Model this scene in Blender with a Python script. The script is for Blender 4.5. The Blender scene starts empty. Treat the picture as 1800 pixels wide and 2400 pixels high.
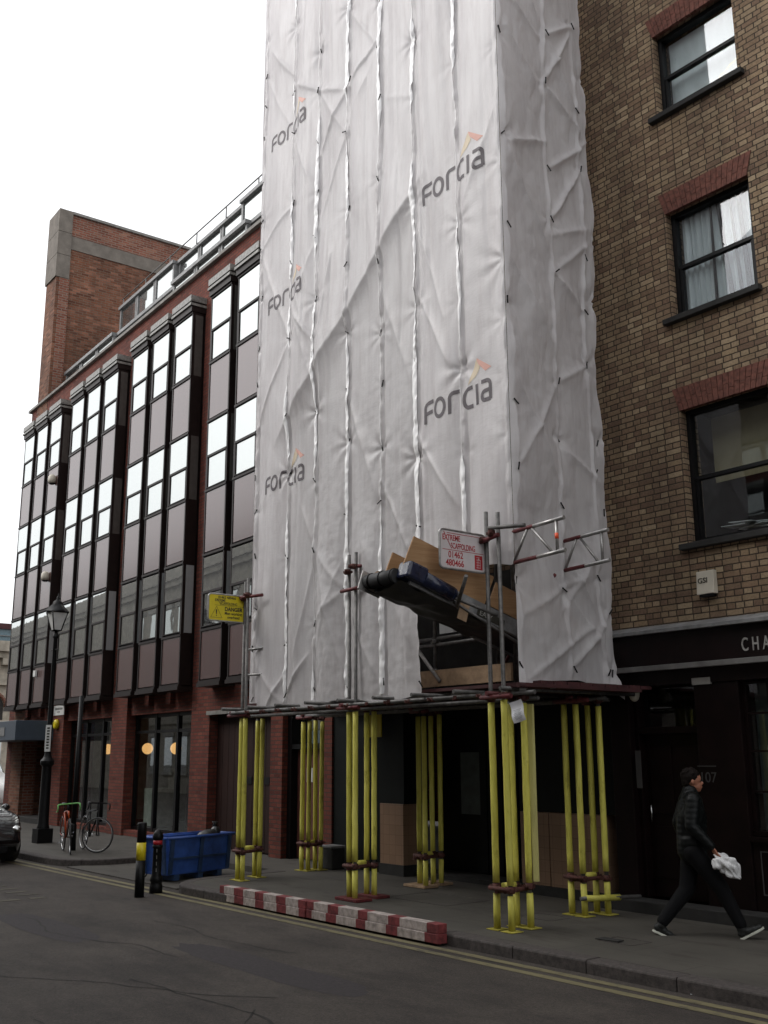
import bpy, bmesh, math, random
import numpy as np
from mathutils import Vector, Matrix, Euler
R = math.radians
random.seed(7)
S = bpy.context.scene
COL = S.collection

# ------------------------------------------------------------------ camera, sky, sun, exposure
cam = bpy.data.cameras.new('camera'); camo = bpy.data.objects.new('camera', cam); COL.objects.link(camo)
AZ, TILT, ROLL, EYE = R(38.5), R(13.25), R(-0.33), 1.8
vh = Vector((-math.cos(AZ), math.sin(AZ), 0)); r0 = Vector((math.sin(AZ), math.cos(AZ), 0)); up = Vector((0, 0, 1))
fw = vh*math.cos(TILT) + up*math.sin(TILT); u0 = -vh*math.sin(TILT) + up*math.cos(TILT)
rr = r0*math.cos(ROLL) + u0*math.sin(ROLL); uu = -r0*math.sin(ROLL) + u0*math.cos(ROLL)
m = Matrix((rr, uu, -fw)).transposed().to_4x4(); m.translation = Vector((0, 0, EYE)); camo.matrix_world = m
cam.sensor_fit = 'VERTICAL'; cam.sensor_height = 24; cam.lens = 24*2430/2400
cam.clip_start = 0.1; cam.clip_end = 2000
S.camera = camo

W = bpy.data.worlds.new("World"); S.world = W; W.use_nodes = True
nt = W.node_tree; nt.nodes.clear()
sky = nt.nodes.new('ShaderNodeTexSky'); sky.sky_type = 'NISHITA'; sky.sun_disc = False
SUN_EL, SUN_AZ = R(38), R(222)
sky.sun_elevation = SUN_EL; sky.sun_rotation = SUN_AZ; sky.dust_density = 6; sky.ozone_density = 1
hs = nt.nodes.new('ShaderNodeHueSaturation'); hs.inputs['Saturation'].default_value = 0.06; hs.inputs['Value'].default_value = 1.0
bg = nt.nodes.new('ShaderNodeBackground'); bg.inputs['Strength'].default_value = 0.15
out = nt.nodes.new('ShaderNodeOutputWorld')
nt.links.new(sky.outputs[0], hs.inputs['Color']); cl = nt.nodes.new('ShaderNodeMix'); cl.data_type = 'RGBA'; cl.inputs[0].default_value = .75; cl.inputs[7].default_value = (6.6, 6.7, 6.9, 1)   # even cloud cover over the clear sky
nt.links.new(hs.outputs[0], cl.inputs[6]); nt.links.new(cl.outputs[2], bg.inputs['Color']); nt.links.new(bg.outputs[0], out.inputs['Surface'])
sun = bpy.data.lights.new('sun', 'SUN'); sun.energy = 0.6; sun.angle = R(30); sun.color = (1.0, .96, .9)
suno = bpy.data.objects.new('sun', sun); COL.objects.link(suno)
# direction toward the sun: azimuth measured like the sky texture (from +Y, clockwise)
sd = Vector((math.sin(SUN_AZ)*math.cos(SUN_EL), math.cos(SUN_AZ)*math.cos(SUN_EL), math.sin(SUN_EL)))
suno.rotation_euler = sd.to_track_quat('Z', 'Y').to_euler()
S.view_settings.view_transform = 'Standard'; S.view_settings.look = 'None'
S.view_settings.exposure = 0.62; S.view_settings.gamma = 1

# ------------------------------------------------------------------ materials
def newmat(name):
    m = bpy.data.materials.new(name); m.use_nodes = True
    n = m.node_tree.nodes; b = n['Principled BSDF']
    return m, m.node_tree, b
def N(t, typ, **kw):
    n = t.nodes.new(typ)
    for k, v in kw.items(): setattr(n, k, v)
    return n
def coords(t, scale=(1, 1, 1), src='Object'):
    tc = N(t, 'ShaderNodeTexCoord'); mp = N(t, 'ShaderNodeMapping'); mp.inputs['Scale'].default_value = scale
    t.links.new(tc.outputs[src], mp.inputs['Vector']); return mp.outputs[0]
def noise(t, vec, scale, detail=4, rough=.55):
    n = N(t, 'ShaderNodeTexNoise'); n.inputs['Scale'].default_value = scale; n.inputs['Detail'].default_value = detail
    n.inputs['Roughness'].default_value = rough; t.links.new(vec, n.inputs['Vector']); return n.outputs['Fac']
def ramp(t, fac, stops, interp='LINEAR'):
    r = N(t, 'ShaderNodeValToRGB'); r.color_ramp.interpolation = interp
    e = r.color_ramp.elements
    while len(e) < len(stops): e.new(.5)
    for i, (p, c) in enumerate(stops):
        e[i].position = p; e[i].color = (*c, 1) if len(c) == 3 else c
    t.links.new(fac, r.inputs[0]); return r.outputs[0]
def mixc(t, a, b, fac, mode='MIX'):
    n = N(t, 'ShaderNodeMix'); n.data_type = 'RGBA'; n.blend_type = mode
    for sock, v in ((n.inputs[0], fac), (n.inputs[6], a), (n.inputs[7], b)):
        if hasattr(v, 'links') or hasattr(v, 'is_linked'): t.links.new(v, sock)
        else: sock.default_value = v if not isinstance(v, tuple) else (*v, 1)
    return n.outputs[2]
def bump(t, b, h, strength=.3, dist=.01):
    n = N(t, 'ShaderNodeBump'); n.inputs['Strength'].default_value = strength; n.inputs['Distance'].default_value = dist
    t.links.new(h, n.inputs['Height']); t.links.new(n.outputs[0], b.inputs['Normal']); return n

def mat(name, col, rough=.6, metal=0, var=.25, nscale=6, bmp=0, bscale=40, spec=.5, ior=None, streak=False, coat=0):
    m, t, b = newmat(name)
    v = coords(t, (1, 1, .25) if streak else (1, 1, 1))
    f = noise(t, v, nscale, 6, .6)
    lo = tuple(c*(1-var) for c in col); hi = tuple(min(1, c*(1+var)) for c in col)
    t.links.new(ramp(t, f, [(.3, lo), (.7, hi)]), b.inputs['Base Color'])
    b.inputs['Roughness'].default_value = rough; b.inputs['Metallic'].default_value = metal
    b.inputs['Specular IOR Level'].default_value = spec
    if ior: b.inputs['IOR'].default_value = ior
    if coat: b.inputs['Coat Weight'].default_value = coat; b.inputs['Coat Roughness'].default_value = .05
    if bmp: bump(t, b, noise(t, coords(t), bscale, 4), bmp, .01)
    return m

def brickmat(name, tones, mortar, bw=.225, bh=.075, ms=.012, offset=.5, squash=1, sqf=2, dirt=.35, rough=.9, msmooth=.1, bstr=.5):
    m, t, b = newmat(name)
    tc = N(t, 'ShaderNodeTexCoord'); sp = N(t, 'ShaderNodeSeparateXYZ'); t.links.new(tc.outputs['Object'], sp.inputs[0])
    ad = N(t, 'ShaderNodeMath', operation='ADD'); t.links.new(sp.outputs[0], ad.inputs[0]); t.links.new(sp.outputs[1], ad.inputs[1])
    cb = N(t, 'ShaderNodeCombineXYZ'); t.links.new(ad.outputs[0], cb.inputs[0]); t.links.new(sp.outputs[2], cb.inputs[1])
    wn = N(t, 'ShaderNodeTexNoise'); wn.inputs['Scale'].default_value = 9; wn.inputs['Detail'].default_value = 3; t.links.new(cb.outputs[0], wn.inputs['Vector'])
    wm = N(t, 'ShaderNodeVectorMath', operation='MULTIPLY_ADD'); t.links.new(wn.outputs['Color'], wm.inputs[0]); wm.inputs[1].default_value = (.014, .012, 0)
    t.links.new(cb.outputs[0], wm.inputs[2])
    br = N(t, 'ShaderNodeTexBrick'); br.offset = offset; br.squash = squash; br.squash_frequency = sqf
    t.links.new(wm.outputs[0], br.inputs['Vector'])
    for k, v in (('Scale', 1), ('Brick Width', bw), ('Row Height', bh), ('Mortar Size', ms), ('Mortar Smooth', msmooth), ('Bias', 0)): br.inputs[k].default_value = v
    br.inputs['Color1'].default_value = (0, 0, 0, 1); br.inputs['Color2'].default_value = (1, 1, 1, 1); br.inputs['Mortar'].default_value = (.5, .5, .5, 1)
    tone = ramp(t, br.outputs['Color'], [(i/(len(tones)-1), c) for i, c in enumerate(tones)])
    g = noise(t, cb.outputs[0], 35, 5, .7); tone = mixc(t, tone, ramp(t, g, [(.3, (.45, .45, .45)), (.7, (1.25, 1.25, 1.25))]), .6, 'MULTIPLY')
    c = mixc(t, tone, mortar, br.outputs['Fac'])
    sv = N(t, 'ShaderNodeMapping'); sv.inputs['Scale'].default_value = (1.6, .45, 1); t.links.new(cb.outputs[0], sv.inputs['Vector']); big = noise(t, sv.outputs[0], .7, 6, .65)
    c = mixc(t, c, ramp(t, big, [(.3, (1-dirt,)*3), (.65, (1.1, 1.08, 1.05))]), 1.0, 'MULTIPLY')
    t.links.new(c, b.inputs['Base Color']); b.inputs['Roughness'].default_value = rough; b.inputs['Specular IOR Level'].default_value = .25
    iv = N(t, 'ShaderNodeMath', operation='MULTIPLY_ADD'); t.links.new(br.outputs['Fac'], iv.inputs[0]); iv.inputs[1].default_value = -1.0
    gm = N(t, 'ShaderNodeMath', operation='MULTIPLY'); t.links.new(g, gm.inputs[0]); gm.inputs[1].default_value = .5; t.links.new(gm.outputs[0], iv.inputs[2])
    bump(t, b, iv.outputs[0], bstr, .012)
    return m

M = {}
M['stock'] = brickmat('stock_brick', [(.17, .11, .078), (.24, .165, .108), (.29, .21, .135), (.36, .275, .18), (.20, .13, .09), (.27, .185, .12), (.33, .245, .155), (.19, .125, .088), (.30, .215, .14), (.42, .325, .215)], (.045, .034, .025), ms=.010, squash=.52, dirt=.45, msmooth=.6)
M['redbrick'] = brickmat('red_brick', [(.10, .026, .018), (.175, .046, .032), (.13, .034, .024), (.20, .058, .040), (.145, .038, .028)], (.06, .040, .032), bh=.075, bw=.225, ms=.009, dirt=.3, bstr=.35)
M['towerbrick'] = brickmat('tower_brick', [(.11, .040, .024), (.22, .085, .048), (.15, .065, .040), (.32, .14, .09), (.13, .055, .036)], (.16, .12, .09), bh=.085, bw=.26, ms=.010, dirt=.5)
M['towerred'] = brickmat('tower_red_brick', [(.18, .062, .040), (.26, .095, .062), (.16, .055, .036), (.30, .14, .095)], (.22, .17, .14), bh=.085, bw=.26, ms=.012, dirt=.25)
M['archbrick'] = mat('rubbed_red_brick', (.13, .048, .034), .9, var=.45, nscale=18, bmp=.3)
M['stone'] = mat('grey_stone', (.20, .19, .175), .85, var=.3, nscale=5, bmp=.2)
M['towerstone'] = mat('brownish_concrete', (.155, .135, .115), .9, var=.25, nscale=3, bmp=.2)
M['palestone'] = mat('pale_stone', (.42, .38, .31), .85, var=.35, nscale=2.5, bmp=.2)
M['dimstone'] = mat('sooty_stone', (.20, .18, .15), .85, var=.35, nscale=2.5, bmp=.2)
M['lead'] = mat('weathered_lead', (.17, .17, .17), .55, var=.35, nscale=8, bmp=.15)
M['bronze'] = mat('dark_bronze_frame', (.012, .007, .006), .5, 0, var=.3, spec=.22)
M['sidelow'] = mat('pale_obscured_glass', (.30, .31, .31), .3, var=.05)  # bay side panes: pale on the lowest storey, darker grey above
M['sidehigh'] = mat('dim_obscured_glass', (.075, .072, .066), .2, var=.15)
M['gutter'] = mat('weathered_cap_metal', (.19, .185, .17), .5, var=.5, nscale=12)
M['panel'] = mat('brown_spandrel_panel', (.070, .030, .027), .25, 0, var=.08, nscale=1.2, ior=1.85)
M['black'] = mat('black_paint', (.005, .005, .0055), .45, var=.3, spec=.2)
M['blackwood'] = mat('dark_shop_paint', (.007, .003, .003), .42, var=.5, nscale=3, bmp=.1, spec=.2)
M['greenblack'] = mat('dark_green_paint', (.003, .005, .0045), .5, var=.5, nscale=3, spec=.2)
M['garage'] = mat('dark_brown_door_paint', (.022, .009, .007), .7, var=.35, nscale=4, streak=True, spec=.2)
M['reddoor'] = mat('faded_red_door_paint', (.10, .032, .026), .5, var=.15)
M['steel'] = mat('galvanised_steel', (.13, .125, .12), .55, .5, var=.4, nscale=14)
M['alu'] = mat('dull_aluminium', (.36, .35, .34), .42, .7, var=.3, nscale=14)
M['rust'] = mat('rusty_coupler', (.085, .030, .024), .75, .3, var=.6, nscale=30, bmp=.4)
M['redpaint'] = mat('red_oxide_tube', (.11, .018, .020), .55, .1, var=.5, nscale=20)
M['foam'] = mat('yellow_foam', (.62, .58, .10), .65, var=.22, nscale=9, streak=True, bmp=.15, bscale=20)
def foammat():
    m, t, b = newmat('yellow_foam_sleeve'); oi = N(t, 'ShaderNodeObjectInfo')
    v = coords(t, (1, 1, .22)); f = noise(t, v, 11, 6, .65)
    c = ramp(t, f, [(.25, (.40, .37, .06)), (.5, (.62, .585, .10)), (.75, (.74, .70, .17))])
    g = noise(t, coords(t, (1, 1, .6)), 5, 6, .7); c = mixc(t, c, ramp(t, g, [(.30, (.45, .40, .30)), (.42, (1, 1, 1))]), .75, 'MULTIPLY')
    sp = N(t, 'ShaderNodeTexCoord'); sx_ = N(t, 'ShaderNodeSeparateXYZ'); t.links.new(sp.outputs['Object'], sx_.inputs[0])
    low = ramp(t, sx_.outputs[2], [(0, (.50, .46, .38)), (.18, (1, 1, 1))]); c = mixc(t, c, low, .8, 'MULTIPLY')      # splashed dirt near the feet
    rv = ramp(t, oi.outputs['Random'], [(0, (.84, .82, .74)), (1, (1.08, 1.06, 1.1))]); c = mixc(t, c, rv, 1.0, 'MULTIPLY')
    t.links.new(c, b.inputs['Base Color']); b.inputs['Roughness'].default_value = .6; bump(t, b, f, .35, .008); return m
M['foam'] = foammat()
M['foam2'] = mat('faded_yellow_foam', (.50, .46, .17), .7, var=.2, nscale=9, streak=True)
M['board'] = mat('scaffold_board', (.30, .20, .12), .8, var=.3, nscale=8, bmp=.2)
M['boarddark'] = mat('dark_red_boards', (.055, .015, .016), .8, var=.4, nscale=8)
M['rubber'] = mat('black_rubber', (.02, .02, .021), .6, var=.3, bmp=.3, bscale=12)
M['bin'] = mat('blue_plastic', (.026, .075, .29), .45, var=.35, nscale=5, bmp=.1)
M['binrim'] = mat('faded_dark_blue_plastic', (.02, .045, .11), .5, var=.35, nscale=5)
M['carpaint'] = mat('black_car_paint', (.006, .006, .007), .25, var=.1, coat=1)
M['white'] = mat('white_paint', (.62, .62, .60), .5, var=.12)
M['offwhite'] = mat('cream_plastic', (.50, .46, .38), .5, var=.12)
M['yellow'] = mat('sign_yellow', (.62, .50, .012), .4, var=.08)
M['signwhite'] = mat('sign_white', (.60, .55, .55), .4, var=.08)
M['red'] = mat('sign_red', (.38, .012, .02), .45, var=.1)
M['ink'] = mat('black_ink', (.02, .018, .01), .5, var=.1)
M['orange'] = mat('orange_bike_paint', (.42, .055, .006), .35, var=.15)
M['greentape'] = mat('green_bar_tape', (.16, .42, .12), .6, var=.1)
M['chrome'] = mat('polished_metal', (.5, .5, .5), .25, 1, var=.15)
M['skin'] = mat('skin', (.36, .15, .09), .55, var=.12, nscale=20)
M['hair'] = mat('dark_brown_hair', (.008, .005, .004), .75, var=.4, nscale=60, bmp=.4, bscale=90, spec=.15)
M['jacket'] = mat('black_padded_jacket', (.005, .006, .006), .45, var=.3, bmp=.2, spec=.2)
M['trouser'] = mat('black_trouser_cloth', (.004, .004, .005), .8, var=.3, spec=.2)
M['shoe'] = mat('black_shoe', (.01, .011, .01), .6, var=.3)
M['sole'] = mat('white_sole', (.55, .56, .48), .6, var=.1)
M['bagplastic'] = mat('thin_white_plastic', (.66, .66, .66), .45, var=.12, nscale=18, bmp=.5, bscale=30)
M['paper'] = mat('paper', (.62, .62, .64), .7, var=.08)
M['fadedpaper'] = mat('faded_notice', (.10, .12, .12), .7, var=.2)
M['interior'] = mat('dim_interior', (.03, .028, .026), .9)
M['shopint'] = mat('shop_interior_wall', (.55, .56, .50), .8)
M['granite'] = mat('kerb_granite', (.055, .046, .042), .85, var=.45, nscale=22, bmp=.5, bscale=60)
M['ground_dark'] = mat('plinth_render', (.018, .017, .016), .85, var=.4)
M['brickwhite'] = mat('flaking_white_paint', (.36, .31, .285), .85, var=.45, nscale=13, bmp=.2)
M['brickred'] = mat('flaking_red_paint', (.155, .026, .028), .8, var=.5, nscale=14, bmp=.2)
M['curtain'] = mat('pale_net_curtain', (.66, .68, .72), .8, var=.12, streak=True)
M['darkcurtain'] = mat('dark_drape', (.06, .05, .055), .8, var=.2)
M['blind'] = mat('cream_blind', (.33, .27, .17), .8, var=.1)
M['canopyblue'] = mat('slate_blue_fascia', (.045, .062, .085), .5, var=.1)
M['bgglass'] = mat('blue_grey_roofing', (.10, .16, .19), .4, var=.3)
M['lettergrey'] = mat('pale_metal_letters', (.35, .34, .32), .4, .2, var=.1)
M['raildim'] = mat('dull_rail_paint', (.14, .135, .13), .6, var=.3)
M['numgrey'] = mat('dull_number_paint', (.055, .052, .052), .5, var=.1)
M['logogrey'] = mat('printed_grey', (.075, .062, .070), .6, var=.15)
M['logoorange'] = mat('faded_orange_print', (.62, .34, .28), .6, var=.08)
M['logoamber'] = mat('faded_amber_print', (.60, .50, .36), .6, var=.08)
M['tape'] = mat('reflective_orange_tape', (.80, .10, .03), .4, var=.1)
M['bluewrap'] = mat('dark_blue_plastic_wrap', (.012, .016, .04), .22, var=.5, nscale=9, bmp=.8, bscale=9)
M['bagblack'] = mat('black_bin_liner', (.012, .012, .012), .3, var=.3, bmp=.8, bscale=14)
M['slate'] = mat('roof_slate', (.06, .06, .065), .7, var=.3)

def plymat():
    m, t, b = newmat('plywood')
    v = coords(t, (1, .5, 9)); f = noise(t, v, 3.5, 6, .6)
    c = ramp(t, f, [(.2, (.24, .13, .055)), (.5, (.36, .205, .095)), (.8, (.46, .29, .15))])
    t.links.new(c, b.inputs['Base Color']); b.inputs['Roughness'].default_value = .65; return m
M['ply'] = plymat()

def glassmat(name, refl, tint, rough=.015, base=(.02, .02, .02)):
    # coated glazing seen from outside: dark body with a strong mirror layer that grows towards grazing angles
    m, t, b = newmat(name)
    b.inputs['Base Color'].default_value = (*base, 1); b.inputs['Roughness'].default_value = .3
    g = N(t, 'ShaderNodeBsdfGlossy'); g.inputs['Color'].default_value = (*tint, 1); g.inputs['Roughness'].default_value = rough
    lw = N(t, 'ShaderNodeLayerWeight'); lw.inputs['Blend'].default_value = .5
    pw_ = N(t, 'ShaderNodeMath', operation='POWER'); t.links.new(lw.outputs['Facing'], pw_.inputs[0]); pw_.inputs[1].default_value = 5
    mr = N(t, 'ShaderNodeMapRange'); mr.inputs['To Min'].default_value = refl; mr.inputs['To Max'].default_value = 1
    t.links.new(pw_.outputs[0], mr.inputs['Value'])
    # float glass is never perfectly flat
    nb = N(t, 'ShaderNodeBump'); nb.inputs['Strength'].default_value = .05; nb.inputs['Distance'].default_value = .02
    t.links.new(noise(t, coords(t, (1, 1, .6)), 1.6, 2), nb.inputs['Height']); t.links.new(nb.outputs[0], g.inputs['Normal'])
    mx = N(t, 'ShaderNodeMixShader'); t.links.new(mr.outputs[0], mx.inputs[0]); t.links.new(b.outputs[0], mx.inputs[1]); t.links.new(g.outputs[0], mx.inputs[2])
    t.links.new(mx.outputs[0], t.nodes['Material Output'].inputs['Surface']); return m
M['mirror'] = glassmat('coated_window_glass', .42, (.93, .97, .95))
def clearmat(name, refl, tint=(.8, .85, .83)):
    m, t, b = newmat(name)
    tr = N(t, 'ShaderNodeBsdfTransparent'); tr.inputs[0].default_value = (*tint, 1)
    g = N(t, 'ShaderNodeBsdfGlossy'); g.inputs['Roughness'].default_value = .01; g.inputs['Color'].default_value = (.95, .95, 1, 1)
    lw = N(t, 'ShaderNodeLayerWeight'); lw.inputs['Blend'].default_value = .5
    pw_ = N(t, 'ShaderNodeMath', operation='POWER'); t.links.new(lw.outputs['Facing'], pw_.inputs[0]); pw_.inputs[1].default_value = 5
    mr = N(t, 'ShaderNodeMapRange'); mr.inputs['To Min'].default_value = refl; mr.inputs['To Max'].default_value = 1
    t.links.new(pw_.outputs[0], mr.inputs['Value'])
    mx = N(t, 'ShaderNodeMixShader'); t.links.new(mr.outputs[0], mx.inputs[0]); t.links.new(tr.outputs[0], mx.inputs[1]); t.links.new(g.outputs[0], mx.inputs[2])
    t.links.new(mx.outputs[0], t.nodes['Material Output'].inputs['Surface']); return m
M['clear'] = clearmat('shop_window_glass', .07)
M['sash'] = clearmat('sash_window_glass', .05, (.9, .93, .92))

def sheetmat():
    m, t, b = newmat('white_scaffold_sheeting')
    v = coords(t, (1, 1, .35))
    f = noise(t, v, 2.2, 5, .6)
    c = ramp(t, f, [(.3, (.77, .745, .75)), (.7, (.85, .83, .835))])
    # small grime specks and rain streaks
    g = noise(t, coords(t, (1, 1, .12)), 9, 6, .7); c = mixc(t, c, ramp(t, g, [(.35, (.86, .84, .84)), (.55, (1, 1, 1))]), .7, 'MULTIPLY')
    dif = N(t, 'ShaderNodeBsdfDiffuse'); tl = N(t, 'ShaderNodeBsdfTranslucent'); gl = N(t, 'ShaderNodeBsdfGlossy'); gl.inputs['Roughness'].default_value = .38
    t.links.new(c, dif.inputs[0]); t.links.new(c, tl.inputs[0])
    bm = N(t, 'ShaderNodeBump'); bm.inputs['Strength'].default_value = .16; bm.inputs['Distance'].default_value = .012
    n1 = noise(t, coords(t, (1, 1, .55)), 7, 5, .65); n2 = noise(t, coords(t, (1, 1, 2.2)), 13, 3, .5)
    ad = N(t, 'ShaderNodeMath', operation='ADD'); t.links.new(n1, ad.inputs[0]); t.links.new(n2, ad.inputs[1])
    t.links.new(ad.outputs[0], bm.inputs['Height'])
    for s in (dif, tl, gl): t.links.new(bm.outputs[0], s.inputs['Normal'])
    m1 = N(t, 'ShaderNodeMixShader'); m1.inputs[0].default_value = .44; t.links.new(dif.outputs[0], m1.inputs[1]); t.links.new(tl.outputs[0], m1.inputs[2])
    m2 = N(t, 'ShaderNodeMixShader'); m2.inputs[0].default_value = .045; t.links.new(m1.outputs[0], m2.inputs[1]); t.links.new(gl.outputs[0], m2.inputs[2])
    t.links.new(m2.outputs[0], t.nodes['Material Output'].inputs['Surface']); return m
M['sheet'] = sheetmat()
M['flap'] = mat('white_batten_tape', (.90, .89, .89), .5, var=.05)

def asphalt():
    m, t, b = newmat('asphalt'); v = coords(t)
    n1 = noise(t, v, .8, 6, .65); n2 = noise(t, v, 55, 5, .85); n3 = noise(t, coords(t, (.35, 1, 1)), 1.7, 7, .7)
    c = ramp(t, n1, [(.3, (.029, .023, .019)), (.55, (.046, .038, .032)), (.75, (.060, .051, .042))])
    c = mixc(t, c, ramp(t, n3, [(.36, (.55, .52, .53)), (.54, (1.05, 1.05, 1.05))]), .9, 'MULTIPLY')
    n4 = noise(t, v, 26, 5, .75); c = mixc(t, c, ramp(t, n4, [(.3, (.72, .72, .72)), (.7, (1.28, 1.26, 1.24))]), .8, 'MULTIPLY')
    c = mixc(t, c, ramp(t, n2, [(.36, (.35, .35, .35)), (.64, (1.9, 1.85, 1.8))]), .8, 'MULTIPLY')
    vo = N(t, 'ShaderNodeTexVoronoi'); vo.feature = 'DISTANCE_TO_EDGE'; vo.inputs['Scale'].default_value = .27
    dn = N(t, 'ShaderNodeVectorMath', operation='MULTIPLY_ADD'); nn = N(t, 'ShaderNodeTexNoise'); nn.inputs['Scale'].default_value = 2.2; nn.inputs['Detail'].default_value = 6
    t.links.new(v, nn.inputs['Vector']); t.links.new(nn.outputs['Color'], dn.inputs[0]); dn.inputs[1].default_value = (.8, .8, .8); t.links.new(v, dn.inputs[2]); t.links.new(dn.outputs[0], vo.inputs['Vector'])
    c = mixc(t, c, ramp(t, vo.outputs['Distance'], [(0, (.5, .47, .47)), (.006, (.7, .67, .67)), (.016, (1, 1, 1))]), .35, 'MULTIPLY')
    t.links.new(c, b.inputs['Base Color']); b.inputs['Roughness'].default_value = .85
    bump(t, b, n2, .8, .012); return m
M['asphalt'] = asphalt()
def pavemat():
    m, t, b = newmat('concrete_paving'); v = coords(t)
    n1 = noise(t, v, 1.1, 6, .6); n2 = noise(t, v, 60, 4, .7)
    c = ramp(t, n1, [(.3, (.045, .040, .033)), (.6, (.067, .060, .050)), (.8, (.084, .076, .064))])
    c = mixc(t, c, ramp(t, n2, [(.3, (.8, .8, .8)), (.7, (1.15, 1.15, 1.15))]), .6, 'MULTIPLY')
    br = N(t, 'ShaderNodeTexBrick'); br.offset = .37; t.links.new(v, br.inputs['Vector'])
    for k, x in (('Scale', 1), ('Brick Width', 1.35), ('Row Height', .92), ('Mortar Size', .006), ('Mortar Smooth', .3)): br.inputs[k].default_value = x
    br.inputs['Color1'].default_value = (.86, .86, .86, 1); br.inputs['Color2'].default_value = (1.05, 1.05, 1.03, 1); br.inputs['Mortar'].default_value = (.42, .38, .36, 1)
    c = mixc(t, c, br.outputs['Color'], .75, 'MULTIPLY')
    n3 = noise(t, coords(t, (.6, 1.6, 1)), 2.7, 5, .6)
    c = mixc(t, c, ramp(t, n3, [(.33, (.50, .42, .40)), (.46, (1, 1, 1))]), .7, 'MULTIPLY')
    t.links.new(c, b.inputs['Base Color']); b.inputs['Roughness'].default_value = .8; bump(t, b, n2, .25, .005); return m
M['pave'] = pavemat()
def linemat():
    m, t, b = newmat('worn_yellow_paint'); v = coords(t)
    w = noise(t, coords(t, (.5, 1.5, 1)), 14, 8, .75); w2 = noise(t, coords(t, (.3, 1, 1)), 1.3, 4, .6)
    ad = N(t, 'ShaderNodeMath', operation='MULTIPLY_ADD'); t.links.new(w2, ad.inputs[0]); ad.inputs[1].default_value = .6; t.links.new(w, ad.inputs[2])
    c = ramp(t, ad.outputs[0], [(.60, (.042, .036, .031)), (.74, (.13, .112, .058)), (.95, (.18, .155, .08))])
    t.links.new(c, b.inputs['Base Color']); b.inputs['Roughness'].default_value = .8
    return m
M['line'] = linemat()
M['crack'] = mat('crack_dirt', (.020, .017, .015), .95)
M['patch'] = mat('patched_tarmac', (.027, .021, .022), .85, var=.35, nscale=24, bmp=.5, bscale=120)
M['faint'] = mat('nearly_worn_off_paint', (.062, .053, .036), .85, var=.55, nscale=9)
def tilemat():
    m, t, b = newmat('small_tan_tiles')
    tc = N(t, 'ShaderNodeTexCoord'); sp = N(t, 'ShaderNodeSeparateXYZ'); t.links.new(tc.outputs['Object'], sp.inputs[0])
    ad = N(t, 'ShaderNodeMath', operation='ADD'); t.links.new(sp.outputs[0], ad.inputs[0]); t.links.new(sp.outputs[1], ad.inputs[1])
    cb = N(t, 'ShaderNodeCombineXYZ'); t.links.new(ad.outputs[0], cb.inputs[0]); t.links.new(sp.outputs[2], cb.inputs[1])
    br = N(t, 'ShaderNodeTexBrick'); br.offset = 0; t.links.new(cb.outputs[0], br.inputs['Vector'])
    for k, x in (('Scale', 1), ('Brick Width', .15), ('Row Height', .15), ('Mortar Size', .003), ('Mortar Smooth', .1)): br.inputs[k].default_value = x
    br.inputs['Color1'].default_value = (.24, .15, .095, 1); br.inputs['Color2'].default_value = (.28, .175, .112, 1); br.inputs['Mortar'].default_value = (.17, .10, .06, 1)
    t.links.new(br.outputs['Color'], b.inputs['Base Color']); b.inputs['Roughness'].default_value = .4; return m
M['tile'] = tilemat()
def emat(name, col, e):
    m, t, b = newmat(name); b.inputs['Base Color'].default_value = (*col, 1)
    b.inputs['Emission Color'].default_value = (*col, 1); b.inputs['Emission Strength'].default_value = e; return m
M['globe'] = emat('lit_globe', (1.0, .50, .18), .9)
M['bulb'] = emat('fairy_light', (1.0, .70, .15), 1.6)

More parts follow.
